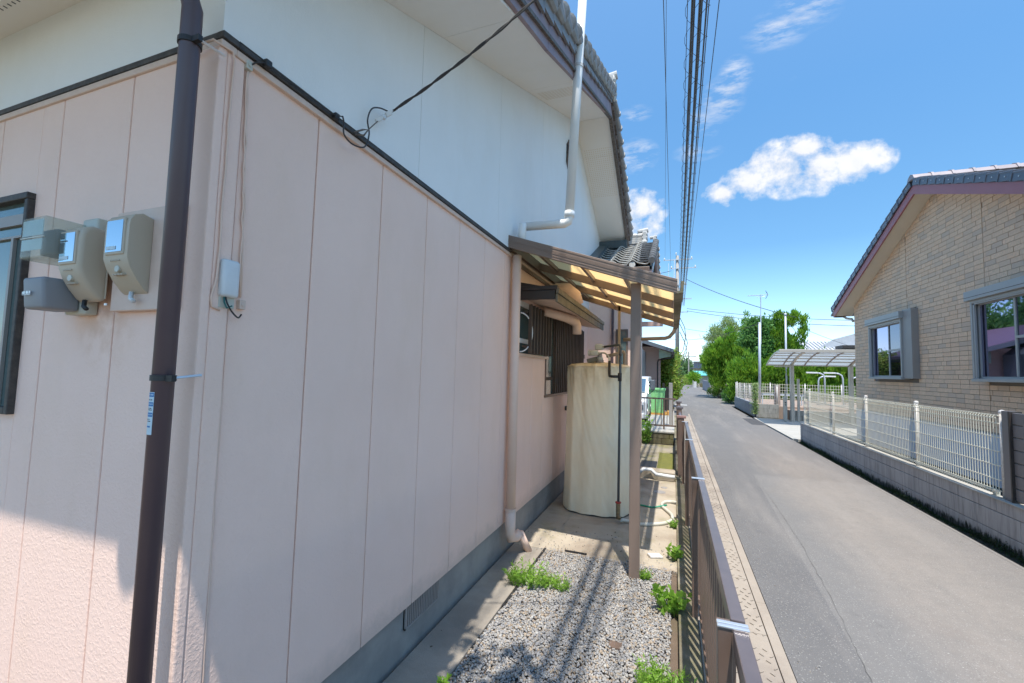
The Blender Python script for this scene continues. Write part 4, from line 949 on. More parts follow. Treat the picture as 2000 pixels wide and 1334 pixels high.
MB().lathe((-.93,5.85,1.93), [(.05,0),(.055,.03),(.04,.05),(.032,.10),(.03,.14)], 14).build('valve_neck', 'ceramic', tk, smooth=True)
MB().lathe((-.93,5.85,1.93), [(.042,-.01),(.046,.06),(.036,.075)], 12).build('valve_collar', 'cream_plastic', tk)
MB().obox((-1.02,5.83,1.965), (.07,0,.02), (0,.04,0), (-.01,0,.03)).build('lid_flap', 'kerb', tk, bevel=.01)
rbox(-1.035, -.93, 5.68, 5.76, 2.02, 2.09, 'valve_body', 'cream_plastic', tk, .018, 3)
rbox(-.985, -.88, 5.76, 5.84, 2.10, 2.175, 'valve_body', 'cream_plastic', tk, .018, 3)
MB().tube([(-1.06,5.72,2.055),(-1.03,5.72,2.055)], .036, 14).tube([(-.93,5.72,2.055),(-.905,5.72,2.055)], .016, 10).tube([(-.88,5.8,2.14),(-.85,5.8,2.14)], .018, 10).build('valve_cap', 'cream_plastic', tk)
MB().tube([(-.86,5.78,2.14),(-.66,5.6,2.155),(-.635,5.58,2.15),(-.625,5.56,2.12),(-.62,5.50,1.9),(-.62,5.47,1.3),(-.625,5.46,.17)], .0155, 12).build('riser_pipe', 'slate_pipe', tk, smooth=True)
MB().tube(smooth([(-.905,5.72,2.055),(-.85,5.68,2.055),(-.79,5.62,2.02),(-.765,5.58,1.96),(-.76,5.55,1.93)]), .011, 10).build('copper_bend', 'cream_plastic', tk, smooth=True)
MB().tube([(-.76,5.545,1.95),(-.755,5.52,1.78),(-.75,5.50,1.76),(-.72,5.48,1.755),(-.625,5.47,1.755)], .017, 12).tube([(-.622,5.47,1.80),(-.622,5.47,1.70)], .024, 12).tube([(-.62,5.49,2.02),(-.62,5.49,2.03)],.02,12).build('branch_pipe', 'black', tk, smooth=True)
MB().tube([(-.625,5.45,.23),(-.625,5.45,.05)], .026, 12).tube([(-.625,5.45,.10),(-.60,5.40,.07)], .022, 10).build('drain_valve', 'brass', tk)
MB().lathe((-.625,5.45,.235), [(.033,0),(.036,.008),(.033,.016)], 10).build('valve_handle', 'red_valve', tk)
# second pipe standing behind the tank
tag(MB().tube([(-1.0,6.95,2.06),(-.86,6.95,2.09),(-.76,6.95,2.13),(-.73,6.95,2.13),(-.715,6.95,2.10),(-.715,6.95,1.95),(-.715,6.95,0)], .028, 12).build('insulated_pipe', 'tan_metal', smooth=True), 'tan lagged pipe with a bent top behind the covered tank', 'pipe')
tag(MB().tube(smooth([(-.60,5.42,.05),(-.50,5.50,.025),(-.35,5.47,.02),(-.145,5.585,.02),(-.05,5.70,.022),(-.015,5.80,.022),(-.022,5.98,.022),(-.08,6.15,.02),(-.14,6.30,.02),(-.15,6.42,.02),(-.11,6.54,.02),(-.04,6.58,.022),(.03,6.55,.03)]), .021, 12).build('drain_hose', 'hose_white', smooth=True), 'thick white hose looping from the tank valve over the concrete', 'hose')
tag(MB().tube([(-.52,6.30,.012),(-.40,6.27,.012),(-.27,6.23,.013),(-.16,6.27,.03),(-.085,6.31,.045)], .012, 10).build('garden_hose', 'hose_green', smooth=True), 'short green garden hose lying across the white hose', 'hose')
tag(MB().obox((-.17,4.62,.012), (.06,.02,0), (-.02,.04,0), (0,0,.012)).build('broken_stone', 'white_metal', bevel=.008), 'pale flat stone lying beside the canopy post', 'stone')
tag(MB().lathe((-.20,7.12,0), [(.09,0),(.088,.006),(.0,.008)], 18).build('drain_cover', 'ceramic'), 'round grey drain cover nearer the hoses', 'drain cover')
tag(MB().lathe((-.14,7.42,0), [(.05,0),(.048,.006),(.0,.008)], 18).build('drain_cover', 'ceramic'), 'smaller round drain cover closer to the yard step', 'drain cover')
tag(MB().box(-.62, -.31, 8.42, 9.5, .0, .012).build('door_mat', 'black', bevel=.004), 'black rubber mat lying on the mossy concrete', 'mat')
tag(MB().box(-.30, .01, 8.4, 10.6, .001, .006).build('moss_patch', 'moss_green'), 'yellow green moss spread beside the black mat', 'moss', kind='stuff')
tag(MB().tube([(-.62,7.80,.06),(-.48,7.86,.17),(-.36,7.9,.16),(-.28,7.87,.10),(-.1,7.88,.085),(.02,7.88,.08)], .03, 10).build('white_edging_pipe', 'white_plastic', smooth=True), 'curved white plastic pipe lying along the yard step', 'pipe')

# =================================================================== LEFT ROAD FENCE
fn = thing('road_fence', 'low brown aluminium fence along the kerb between the yard and the road', 'fence', (.15, 3.5, .035))
posts = [-.45, 1.56, 3.58, 5.62, 7.70]
for i, yp in enumerate(posts):
    p = MB().box(.128, .169, yp-.032, yp+.028, -.0, 1.028).build('post', 'bronze_dark', fn, bevel=.003)
    MB().box(.126, .216, yp-.036, yp-.020, 1.029, 1.036).box(.126, .216, yp-.015, yp+.001, 1.029, 1.036).build('rail_joint', 'silver', p, bevel=.002)
    if i < len(posts)-1:
        y0_, y1_ = yp+.006, posts[i+1]-.046
        MB().box(.170, .213, y0_+.026, y1_+.014, .985, 1.028).build('top_rail', 'rail_top', fn, bevel=.003)
        MB().box(.172, .20, yp+.03, posts[i+1]-.03, .10, .14).build('bottom_rail', 'bronze_dark', fn, bevel=.002)
        MB().box(.174, .198, yp+.03, posts[i+1]-.03, .945, .984).build('upper_rail', 'bronze_dark', fn, bevel=.002)
bal = MB().box(.178, .194, -.016, .016, .142, .944).build('baluster', 'bronze_dark', fn)
first = True
for a, b in zip(posts[:-1], posts[1:]):
    n_ = 16
    for i in range(n_):
        yb = a+.03+(b-a-.06)*(i+.75)/(n_+.5)
        if first: bal.location = (0, yb, 0); first = False
        else: c = bal.copy(); C.objects.link(c); c.location = (0, yb, 0)
MB().box(.20, .225, 7.70, 7.735, 0, 1.03).build('end_baluster', 'bronze_dark', fn)
# older fence beyond
f2 = thing('old_road_fence', 'older brown steel fence beyond the near one, with thick posts', 'fence', (.08, 10, .06))
for yp in (8.1, 10.3, 12.45):
    p = MB().box(.07, .17, yp-.05, yp+.05, 0, 1.05).build('post', 'bronze_dark', f2, bevel=.004)
    MB().box(.05, .20, yp-.06, yp+.06, 1.05, 1.09).build('post_cap', 'stone_red' if yp < 9 else 'rail_top', p, bevel=.006)
for a, b in ((8.15, 10.25), (10.35, 12.4)):
    MB().box(.10, .15, a, b, .95, .99).build('top_rail', 'rail_top', f2); MB().box(.10, .15, a, b, .15, .18).build('bottom_rail', 'bronze_dark', f2)
    n_ = 16
    for i in range(n_):
        yb = a+(b-a)*(i+.5)/n_; MB().box(.115, .135, yb-.008, yb+.008, .18, .95).build('baluster', 'bronze_dark', f2)
# cross fence on the mossy retaining blocks
rw = thing('retaining_wall', 'low mossy block wall at the end of the yard carrying a steel railing', 'wall', (-.6, 12, 0))
for r_ in range(2):
    for i in range(7):
        x0_ = -2.3+i*.40-(.2 if r_ else 0)
        if x0_ > .0: continue
        MB().box(max(x0_, -2.3)+.003, min(x0_+.395, .0), 11.87+random.uniform(0,.01), 12.05, .002+r_*.145, .142+r_*.145).build('block', 'old_block', rw, bevel=.008)
MB().box(-2.3, .02, 11.86, 12.32, .292, .335).build('coping', 'pale_concrete', rw, bevel=.008)
cf = thing('cross_fence', 'thin brown steel railing standing on the mossy block wall', 'fence', (-.5, 12.45, .335))
MB().box(-1.3, .06, 12.43, 12.47, 1.12, 1.16).build('top_rail', 'bronze_dark', cf); MB().box(-1.3, .06, 12.43, 12.47, .40, .44).build('bottom_rail', 'bronze_dark', cf)
for xb in [-1.2+.148*i for i in range(9)]: MB().box(xb-.009, xb+.009, 12.44, 12.46, .44, 1.12).build('baluster', 'bronze_dark', cf)
for xb in (-.92, -.245): MB().box(xb-.02, xb+.02, 12.42, 12.48, .30, 1.13).build('post', 'bronze_dark', cf)

# =================================================================== NEIGHBOUR ON THE LEFT
nh = thing('neighbour_house', 'pink clapboard house with dark eaves beyond the green skip', 'house', (-2.5, 22, .24))
MB().box(-6.5, -.58, 20.02, 27, .24, 3.0).build('wall', 'siding', nh)
z_ = 1.2
while z_ < 2.9: MB().prism([(19.985,z_),(20.02,z_),(20.02,z_+.195),(20.0,z_+.195)], 'x', -6.5, -.545).build('clapboard', 'siding', nh); z_ += .2
MB().box(-6.5, -.50, 19.93, 20.02, 1.02, 1.18).box(-6.5,-.545,19.96,20.02,.24,1.02).build('base_course', 'brick_red', nh)
MB().prism([(-.02,2.72),(-4.0,4.02),(-4.0,4.20),(-.02,2.86)], 'y', 19.2, 27.5).prism([(-4.0,4.02),(-8,2.72),(-8,2.86),(-4.0,4.20)], 'y', 19.2, 27.5).build('roof', 'purple_roof', nh)
MB().prism([(-.0,2.70),(-4.0,4.0),(-4.0,4.14),(-.0,2.85)], 'y', 19.12, 19.2).build('barge_board', 'grey_sheet', nh)
MB().prism([(-.08,2.70),(-.58,2.86),(-.58,2.45),(-.10,2.55)], 'y', 19.3, 19.4).build('eave_soffit', 'green_gable', nh)
MB().box(-.06, .04, 19.1, 27.5, 2.62, 2.74).build('gutter', 'hood_dark', nh)
MB().tube([(-.03,19.2,2.62),(-.05,19.2,2.5),(-.4,19.4,2.44),(-.62,19.7,2.40),(-.65,19.75,2.3),(-.65,19.75,.3)], .03, 8).build('downpipe', 'hood_dark', nh)
tag(MB().box(-1.6, -1.14, 17.6, 19.8, .3, 2.75).prism([(-1.6,2.75),(-1.14,2.75),(-1.4,3.0)], 'y', 17.6, 19.8).build('garden_shed', 'grey_sheet'), 'dark grey corrugated shed against the pink clapboard house', 'shed')
sk = thing('green_skip', 'tall rusty green steel bin standing on an orange pallet', 'skip', (-.58, 17, .3))
MB().prism([(-.93,.36),(-.36,.36),(-.30,1.24),(-.99,1.24)], 'y', 17.0, 17.8).build('skip_body', 'bin_green', sk, bevel=.01)
MB().box(-1.01, -.28, 16.97, 17.83, 1.20, 1.26).box(-.345, -.32, 16.98, 17.0, .4, 1.2).box(-.64, -.62, 16.98, 17.0, .4, 1.2).build('skip_rim', 'bin_green', sk)
tag(MB().box(-1.0, -.08, 16.9, 17.0, .30, .36).box(-1.0, -.08, 17.75, 17.85, .30, .36).box(-.22, -.08, 17.0, 17.75, .30, .42).box(-1.0, -.22, 17.0, 17.75, .31, .355).build('pallet', 'orange'), 'orange pallet under the rusty green bin', 'pallet')
cr_ = thing('parked_van', 'small white van half hidden behind the canopy post', 'van', (-1.55, 15, .3))
prof = [(13.9,.45),(13.82,.55),(13.80,.95),(13.95,1.10),(14.35,1.18),(14.95,1.62),(15.2,1.70),(17.0,1.70),(17.1,1.6),(17.15,.5),(17.1,.42),(13.95,.42)]
o = MB().prism(prof, 'x', -2.25, -.78).build('body', 'car', cr_); bv = o.modifiers.new('bevel', 'BEVEL'); bv.width = .06; bv.segments = 3; o.data.shade_smooth()
MB().obox((-1.51,14.62,1.42), (.66,0,0), (0,.27,.20), (0,-.012,.016)).build('windscreen', 'car_glass', cr_)
MB().prism([(14.75,1.15),(15.05,1.55),(16.6,1.55),(16.6,1.15)], 'x', -.785, -.765).build('side_window', 'car_glass', cr_)
for x_ in (-.98, -2.05): MB().box(x_-.12, x_+.12, 13.785, 13.85, .66, .86).build('headlight', 'meter_glass', cr_, bevel=.02)
MB().box(-2.2, -.80, 13.74, 13.86, .44, .60).build('bumper', 'car', cr_, bevel=.03)
MB().box(-1.7, -1.3, 13.735, 13.745, .50, .60).build('number_plate', 'white_plastic', cr_)
for y_ in (14.35, 16.5):
    for x0_, x1_ in ((-.95,-.77), (-2.26,-2.08)):
        w_ = MB().tube([(x0_,y_,.58),(x1_,y_,.58)], .28, 20).build('wheel', 'black', cr_); MB().tube([(x0_-.005,y_,.58),(x1_+.005,y_,.58)], .16, 16).build('rim', 'silver', w_)
mr = MB().obox((-.62,14.35,1.45), (.075,0,0), (0,.03,0), (0,0,.16)).build('wing_mirror', 'grey_sheet', cr_, bevel=.03)
MB().tube([(-.80,14.5,1.17),(-.70,14.4,1.18),(-.60,14.37,1.28),(-.56,14.36,1.33)], .012, 6).build('mirror_arm', 'black', mr)
tag(MB().box(-.13, -.03, 13.55, 13.63, .3, 1.55).build('fence_post', 'pole', bevel=.01), 'weathered concrete post behind the cross railing', 'post')
tag(MB().box(-.10, -.02, 18.4, 18.46, .25, 1.35).box(-.42, -.34, 18.4, 18.46, .25, 1.45).box(-.42, -.02, 18.42, 18.44, .35, 1.3).build('dark_gate', 'hood_dark'), 'dark gate between the green bin and the shrub', 'gate')

# =================================================================== PLANTS
def weed(name, label, x, y, z, r_, h, n_, size, cat='plant', mat_='leaf_weed', spread=1.0, aspect=.3, up=1.2):
    t = thing(name, label, cat, (x, y, z)); st_ = MB(); P_ = []; D_ = []
    for i in range(n_):
        a = random.uniform(0, 6.28); rr = r_*math.sqrt(random.random())*.6; lean = random.uniform(.1, .7)*spread; hh = h*random.uniform(.4, 1)
        b0 = Vector((x+rr*math.cos(a), y+rr*math.sin(a)*.7, z)); tip = b0+Vector((math.cos(a)*lean*hh, math.sin(a)*lean*hh, hh)); mid = (b0+tip)/2+Vector((0,0,hh*.1))
        st_.tube([b0, mid, tip], [.0025,.002,.001], 4)
        for q in range(10):
            s_ = .15+.85*q/9; p = b0.lerp(mid, s_*2) if s_ < .5 else mid.lerp(tip, s_*2-1); P_.append(p); an = random.uniform(0, 6.28); D_.append((math.cos(an), math.sin(an), up*random.uniform(.1,1)))
    st_.build('stem', 'leaf_weed', t)
    leaves('foliage', np.array(P_), np.array(D_), size, mat_, t, aspect, .25); return t
weed('weed_clump', 'wide feathery weed clump at the edge of the gravel near the wall', -1.16, 3.60, 0, .24, .15, 80, .034)
weed('weed_clump', 'second part of bright weeds spreading right over the gravel bed', -.93, 3.66, -.02, .20, .09, 60, .03)
weed('weed_clump', 'bright feathery weed against the kerb at the bottom of the photo', -.07, 2.72, -.02, .17, .15, 110, .030)
weed('weed_clump', 'round leaved green plant against the kerb below the canopy post', -.01, 3.62, -.02, .07, .18, 16, .06, aspect=.7)
weed('weed_clump', 'tiny yellow green tuft at the foot of the canopy post', -.23, 4.10, -.01, .05, .09, 28, .025)
weed('weed_clump', 'small green sprig growing from the kerb beyond the canopy post', .0, 4.62, 0, .06, .13, 12, .05, aspect=.6)
weed('weed_clump', 'tall weed growing in front of the mossy block wall', -.68, 11.78, 0, .12, .75, 22, .09, aspect=.5, spread=.4)
weed('weed_clump', 'small weed at the foot of the tank hose by the kerb', .0, 5.55, 0, .04, .08, 10, .035, aspect=.5)
weed('weed_clump', 'tiny sprout at the near edge of the concrete strip', -1.20, 2.28, 0, .03, .06, 5, .035, aspect=.6)
t = thing('climbing_plant', 'slender grey green plant climbing the corner of the far block wall', 'plant', (3.33, 21.75, 0))
p_ = RNG.uniform(0, 1, 1400); P_ = np.stack([3.36+RNG.normal(0,.07,1400)*(1-.3*p_), 21.72+RNG.normal(0,.07,1400), .15+1.35*p_], 1)
leaves('foliage', P_, np.tile([[0,-.3,.8]], (1400,1)), .07, 'leaf_pine', t); MB().tube([(3.38,21.75,0),(3.36,21.72,1.2)], .015, 6).build('stem', 'bark', t)

def tree(name, label, base, trunk_h, r_, blobs, n_, size, mat_, cat='tree', clump=.12, nclump=400, fill=.45, dirz=.6, jit=.6, aspect=.4, limbs=7, group=None):
    t = thing(name, label, cat, base, group); b0 = Vector(base); tr_ = MB()
    cx = Vector((sum(b[0] for b in blobs)/len(blobs), sum(b[1] for b in blobs)/len(blobs), b0.z+trunk_h))
    tr_.tube([b0, b0.lerp(cx, .5)+Vector((random.uniform(-.05,.05), 0, 0)), cx], [r_, r_*.75, r_*.5], 10); tr_.build('trunk', 'bark', t)
    lm = MB()
    for b in random.sample(blobs, min(limbs, len(blobs))):
        e = Vector(b[:3]); s_ = b0.lerp(cx, random.uniform(.55, 1)); lm.tube([s_, s_.lerp(e, .5)+Vector((0,0,-.08)), e+Vector((0,0,b[5]*.4))], [r_*.4, r_*.25, r_*.08], 6)
    lm.build('limb', 'bark', t)
    P_, D_ = blob_pts(blobs, n_, fill, clump, nclump); D_ = D_+np.array([[0,0,dirz]])
    leaves('crown', P_, D_, size, mat_, t, aspect, jit); return t
# shrub beside the pole
bl_ = [(-.42+random.uniform(-.25,.3), 22.6+random.uniform(-.6,.6), z_, .38, .5, .36) for z_ in (.8,1.1,1.4,1.7,2.0,2.25,2.45,1.3,1.8,2.3)]
tree('leafy_shrub', 'tall leafy shrub with yellowing leaves beside the dark gate', (-.4, 22.6, .24), 1.4, .06, bl_, 16000, .13, 'leaf_shrub', 'shrub', .13, 260, .6, .2, .8, .6)
bl_ = [(-.12+random.uniform(-.1,.2), 26+random.uniform(-.5,.5), z_, .35, .6, .34) for z_ in (1.2,1.6,2.0,2.4,2.7)]
tree('leafy_shrub', 'yellow green shrub around the foot of the utility pole', (-.1, 26, .24), 1.3, .05, bl_, 7000, .12, 'leaf_shrub', 'shrub', .12, 130, .6, .2, .8, .6)
# big group on the right side of the road
def spikes(x0, x1, y, z0, z1, n_): return [(random.uniform(x0, x1), y+random.uniform(-.4,.3), random.uniform(z0, z1), .10, .12, .42) for _ in range(n_)]
def cone_blobs(x, y, z0, z1, r0, r1, n_, jx=.25):
    out = []
    for i in range(n_):
        t_ = i/(n_-1); rr = r0*(1-t_)+r1*t_; out.append((x+random.uniform(-jx,jx)*rr*2, y+random.uniform(-.3,.3), z0+(z1-z0)*t_, rr, rr, rr*.8))
    return out
pb_ = [(3.1,37,5.4,.45,.5,.3),(3.7,37,6.0,.5,.6,.3),(4.3,36.8,5.6,.6,.6,.35),(2.9,36.6,4.6,.6,.7,.3),(3.6,36.6,4.9,.8,.8,.4),(4.5,36.8,4.9,.7,.7,.4),(2.75,36.4,3.8,.55,.6,.35),(3.4,36.2,4.0,.8,.8,.4),(4.1,36.3,4.2,.8,.8,.5),(5.0,37,5.2,.5,.5,.3),(2.55,36.2,3.1,.5,.5,.35)]
pb_ = [(x*1.1,y+4,1.8+(z-1.8)*1.1,a*1.1,b*1.1,c*1.1) for x,y,z,a,b,c in pb_]
tree('pine_tree', 'pale green pine with open layered tufts at the left of the far trees', (3.95, 41, 0), 3.4, .18, pb_, 17000, .17, 'leaf_pine', clump=.15, nclump=300, fill=.6, dirz=.9, jit=.7, aspect=.25, limbs=10)
jb_ = [(2.85,38,2.7,.65,.7,.9),(2.55,38,3.1,.42,.5,.6),(3.15,38,1.8,.5,.6,.7),(3.6,38,3.5,.95,.9,1.0),(4.3,38,3.1,1.0,.9,1.2),(3.9,38,2.1,.9,.8,.9),(4.9,38,2.3,.9,.8,1.2),(4.6,38,4.1,.8,.8,.8),(5.6,38,2.8,.9,.8,1.4),(3.3,37.8,1.2,.45,.5,.5),(5.2,38,1.3,.8,.7,.8)]+spikes(3.3, 5.6, 38, 4.3, 5.3, 14)
tree('juniper_tree', 'bright green juniper with flame shaped tufts overhanging the road', (3.35, 38.2, 0), 1.5, .17, jb_, 42000, .24, 'leaf_conifer', clump=.11, nclump=800, fill=.4, dirz=2.2, jit=.35, aspect=.28)
tree('juniper_tree', 'dark broad evergreen standing behind the antenna pole', (5.3, 31.5, 0), 2.0, .17,
     cone_blobs(5.3, 32, 1.2, 5.1, 1.0, .45, 8)+[(4.7,32,4.3,.5,.6,.6),(5.9,32,4.2,.6,.6,.6)]+spikes(4.6, 6.1, 32, 4.4, 5.3, 10), 24000, .2, 'leaf_broad', clump=.15, nclump=500, fill=.5, dirz=.6, jit=.6, aspect=.5)
tree('juniper_tree', 'tall bright juniper with a feathery pointed top left of the thin grey pole', (6.4, 31.6, 0), 2.0, .15,
     cone_blobs(6.3, 31.8, 1.2, 5.6, 1.0, .22, 9)+cone_blobs(7.1, 31.6, 1.2, 4.1, .9, .3, 6)+spikes(5.7, 7.6, 31.7, 3.6, 5.5, 18), 34000, .22, 'leaf_conifer', clump=.10, nclump=700, fill=.45, dirz=2.2, jit=.35, aspect=.28)
tree('juniper_tree', 'narrow juniper spire rising between the pine and the antenna', (4.75, 34.5, 0), 2.0, .12, cone_blobs(4.75, 34.5, 2.0, 6.2, .65, .12, 9), 12000, .19, 'leaf_conifer', clump=.10, nclump=250, fill=.5, dirz=2.0, jit=.4, aspect=.28)
bl_ = []
x_ = 3.9
while x_ < 14: bl_ += [(x_+random.uniform(-.2,.2), 30.6+random.uniform(-.2,.3), z_, .62, .6, .55) for z_ in (.9, 1.6, 2.15+random.uniform(-.15,.2))]; x_ += .62
bl_ += spikes(4, 14, 30.5, 2.5, 2.9, 34)
tree('clipped_hedge', 'long bright green juniper hedge behind the far mesh fence', (8, 30.6, 0), .8, .05, bl_, 60000, .22, 'leaf_conifer', 'hedge', clump=.11, nclump=1500, fill=.35, dirz=2.0, jit=.4, aspect=.3, limbs=14)
bl_ = [(3.55,32.2,.5,.45,.5,.42),(3.9,31.6,.55,.5,.5,.45),(4.2,31.0,.5,.4,.4,.4)]
tree('low_bush', 'low dark green bush under the junipers next to the far block wall', (3.8, 31.5, 0), .3, .03, bl_, 5000, .13, 'leaf_broad', 'bush', clump=.08, nclump=120, fill=.5)
bl_ = [(3.0,40,.4,.35,.4,.35),(3.3,39,.45,.3,.4,.3)]
tree('low_bush', 'dark reddish bush at the foot of the juniper by the road edge', (3.1, 39.4, 0), .3, .03, bl_, 1800, .12, 'leaf_shrub', 'bush', clump=.08, nclump=60, fill=.5)
# distant trees
for (x_, y_, r__, h_, lab) in ((1.3,150,4.5,6.5,'rounded blue green tree at the far end of the road'),(4.2,140,4,5.5,'darker tree at the far end of the road beside the distant pole'),(-3.5,170,6,8,'large distant tree left of the far end of the road'),(0.2,110,1.6,3.3,'small yellow green tree near the end of the road')):
    bl_ = [(x_+random.uniform(-.5,.5)*r__, y_+random.uniform(-.3,.3)*r__, h_*(.35+.5*random.random()), r__*.5, r__*.5, h_*.2) for _ in range(9)]
    tree('distant_tree', lab, (x_, y_, -.1), h_*.5, .2, bl_, 3500, .6, 'leaf_far', 'tree', clump=.4, nclump=110, fill=.6, group='distant trees beyond the end of the road')
bl_ = [(2.75+random.uniform(-.2,.2), 84+i*4.0, .5+random.uniform(-.1,.3), .5, 2.0, .6) for i in range(7)]
tree('roadside_hedge', 'yellow green shrubs along the right edge of the far road', (2.9, 90, 0), .5, .05, bl_, 5000, .3, 'leaf_shrub', 'hedge', clump=.25, nclump=160, fill=.5)
bl_ = [(2.8,70,1.5,.5,.8,.5),(2.9,70,1.2,.5,.7,.5)]
tree('garden_shrub', 'round green shrub in front of the teal roofed garage', (3.3, 70, 0), .8, .06, bl_, 2500, .3, 'leaf_conifer', 'shrub', clump=.2, nclump=80, fill=.5)
# wooded horizon
P_ = []
for i in range(260):
    x_ = RNG.uniform(-260, 330); y_ = RNG.uniform(330, 420); P_.append((x_, y_, RNG.uniform(1, 4), RNG.uniform(6, 14), 6, RNG.uniform(3, 5.5)))
pp, dd = blob_pts(P_, 30000, .3); wd = leaves('distant_woods', pp, dd, 2.6, 'leaf_far', None, .8, .8); tag(wd, 'low line of woods on the horizon behind everything', 'woods', kind='stuff')
# trees beyond the neighbour's house, seen in the window glass
tree('garden_tree', 'broad green tree behind the pink neighbour house', (-7, 29, .2), 3, .2, [(-7+random.uniform(-2.5,2.5), 29+random.uniform(-1.5,1.5), 4.2+random.uniform(-1.4,1.6), 1.3, 1.2, 1.1) for _ in range(12)], 12000, .3, 'leaf_broad', clump=.25, nclump=300, fill=.6)
# tree behind the photographer that dapples the yard
tree('garden_tree', 'tree behind the viewpoint whose branches shade the gravel', (-.75, -1.5, -.03), 3.6, .09,
     [(-.75,.55,4.7,.35,.28,.22),(-.42,.15,4.5,.30,.35,.2),(-.05,-.2,4.8,.4,.4,.25),(-.95,1.05,5.3,.16,.25,.15),(-.5,-.7,4.9,.5,.5,.3),(.1,.5,5.2,.22,.2,.15),(-.35,1.0,4.7,.28,.16,.12),(-.75,.95,5.0,.2,.14,.1),(-1.0,1.3,4.6,.12,.2,.1)], 1700, .12, 'leaf_broad', clump=.08, nclump=70, fill=.8, aspect=.55)

# =================================================================== UTILITY POLE, WIRES
up_ = thing('utility_pole', 'tall concrete utility pole at the left edge of the road', 'utility pole', (.30, 41.5, 0))
MB().tube([(.30,41.5,-.1),(.30,41.5,12.6)], [.19,.13], 14).build('pole_shaft', 'pole', up_, smooth=True)
for (z_, x0_, x1_) in ((12.2,-.9,1.6),(11.4,-.3,1.9),(9.9,-.5,1.1),(8.6,0,1.5),(7.4,.1,1.2)):
    MB().box(x0_, x1_, 41.3, 41.38, z_-.04, z_+.04).build('cross_arm', 'galv', up_)
for (x_, z_) in ((-.8,12.2),(.2,12.65),(1.5,12.2),(-.2,11.4),(1.8,11.4),(.9,9.9)):
    MB().lathe((x_,41.34,z_+.02), [(.03,0),(.075,.05),(.05,.09),(.075,.13),(.03,.2)], 8).build('insulator', 'insul', up_)
MB().box(.45, .75, 41.2, 41.5, 9.2, 9.6).box(.5, .72, 41.2, 41.5, 8.8, 9.05).build('junction_box', 'galv', up_)
MB().tube([(.05,41.3,12.2),(.02,41.3,10.3)], .03, 6).tube([(-.45,41.3,11.9),(-.45,41.3,10.0)], .02, 6).build('drop_rod', 'insul', up_)
tag(MB().box(.12, .42, 41.2, 41.23, .1, 1.75).build('pole_guard', 'white_plastic'), 'white board guard around the foot of the utility pole', 'guard')
def sag(a, b, s_, n_=24): 
    a, b = Vector(a), Vector(b); return [a.lerp(b, i/n_)-Vector((0,0,4*s_*(i/n_)*(1-i/n_))) for i in range(n_+1)]
def helix(path, rad, turns, side=1):
    out = []; n_ = int(turns*9)
    for i in range(n_+1):
        t_ = i/n_*(len(path)-1); k_ = min(int(t_), len(path)-2); p = path[k_].lerp(path[k_+1], t_-k_); an = 2*math.pi*turns*i/n_
        out.append(p+Vector((rad*math.cos(an)-rad*.35, 0, rad*math.sin(an)-rad*.3)))
    return out
bund = [(.20, .52, .021, 'leftmost thick black cable bundle with spiral hanger over the road edge'), (.275, .70, .023, 'middle thick black cable bundle with spiral hanger above the fence'), (.345, .84, .015, 'right hand black cable bundle with spiral hanger above the road')]
for i, (xa, xb, rr, lab) in enumerate(bund):
    t = thing('cable_bundle', lab, 'overhead cable', (xa, 0, 7.9), 'spiral hung cable bundles from the utility pole')
    path = sag((xa-.05, -14, 8.6), (xb, 41.3, 8.7-.35*i), .45, 50)
    MB().tube(path, rr, 7, False).tube([p+Vector((.03,0,-.055)) for p in path], rr*.55, 6, False).build('cable', 'wire', t, smooth=True)
    MB().tube([p+Vector((-.075,0,.05)) for p in path], .007, 5, False).build('messenger_wire', 'wire', t)
    MB().tube(helix(path, .085, 80), .0045, 4, False).build('spiral_hanger', 'wire', t)
def wire(pts, r_, lab, grp=None, name='overhead_wire'):
    tag(MB().tube(pts, r_, 6, False).build(name, 'wire'), lab, 'overhead wire', grp)
wire(sag((-.18,-14,9.2), (-.25,41.3,11.4), .5), .009, 'thin single wire far left of the cable bundles above the eaves')
wire(sag((.28,-14,11.2), (-.75,41.3,12.4), .5), .006, 'very thin faint wire just left of the thick cable bundles')
wire(sag((.72,-14,9.6), (1.0,41.3,9.8), .5), .009, 'thin single wire to the right of the three cable bundles')
wire([(-.45,41.3,11.9),(-.47,41.3,8)], .012, 'short hanging wire beside the pole top')
wire(sag((1.0,41.3,10.4), (6.9,30.1,5.4), .25), .022, 'thick single wire falling from the pole to the antenna mast', name='drop_wire')
wire(sag((1.1,41.3,7.7), (16,39,6.1), .3), .02, 'upper long wire crossing behind the antenna to the right')
wire(sag((1.1,41.3,7.5), (16,39,5.7), .4), .02, 'lower long wire crossing behind the antenna to the right')
wire(sag((.9,41.3,5.9), (18,60,5.9), .3), .016, 'low faint wire crossing above the pine tree')
wire(sag((-.2,41.3,11.2), (-9,33,8.2), .2), .02, 'wire from the pole top to the roofs on the left')
wire(sag((3.48,21.1,4.1), (-.3,41.3,5.0), .35), .010, 'thin wire from the antenna mast back to the utility pole')
wire(sag((6.31,30,5.4), (9.8,36,2.6), .05), .012, 'stay wire slanting down right of the thin grey pole')
wire(sag((6.31,30,5.2), (12.8,38,3.9), .1), .012, 'wire from the thin grey pole to the white tiled roof')
for k_, (za, xb_, zb) in enumerate(((6.9,1.0,4.9),(6.3,1.15,4.2),(5.6,1.1,3.8))):
    wire([(.5,41,za),(.9,41,za-.9),(xb_,41,za-1.7),(.8,41,zb-.9),(.45,41,zb-1.5)], .028, ('topmost','middle','lowest')[k_]+' dark cable looping down the right side of the pole', 'cables looping down the utility pole', 'cable_loop')
dpo = thing('distant_pole', 'distant utility pole beyond the end of the road', 'utility pole', (3.6, 120, 0))
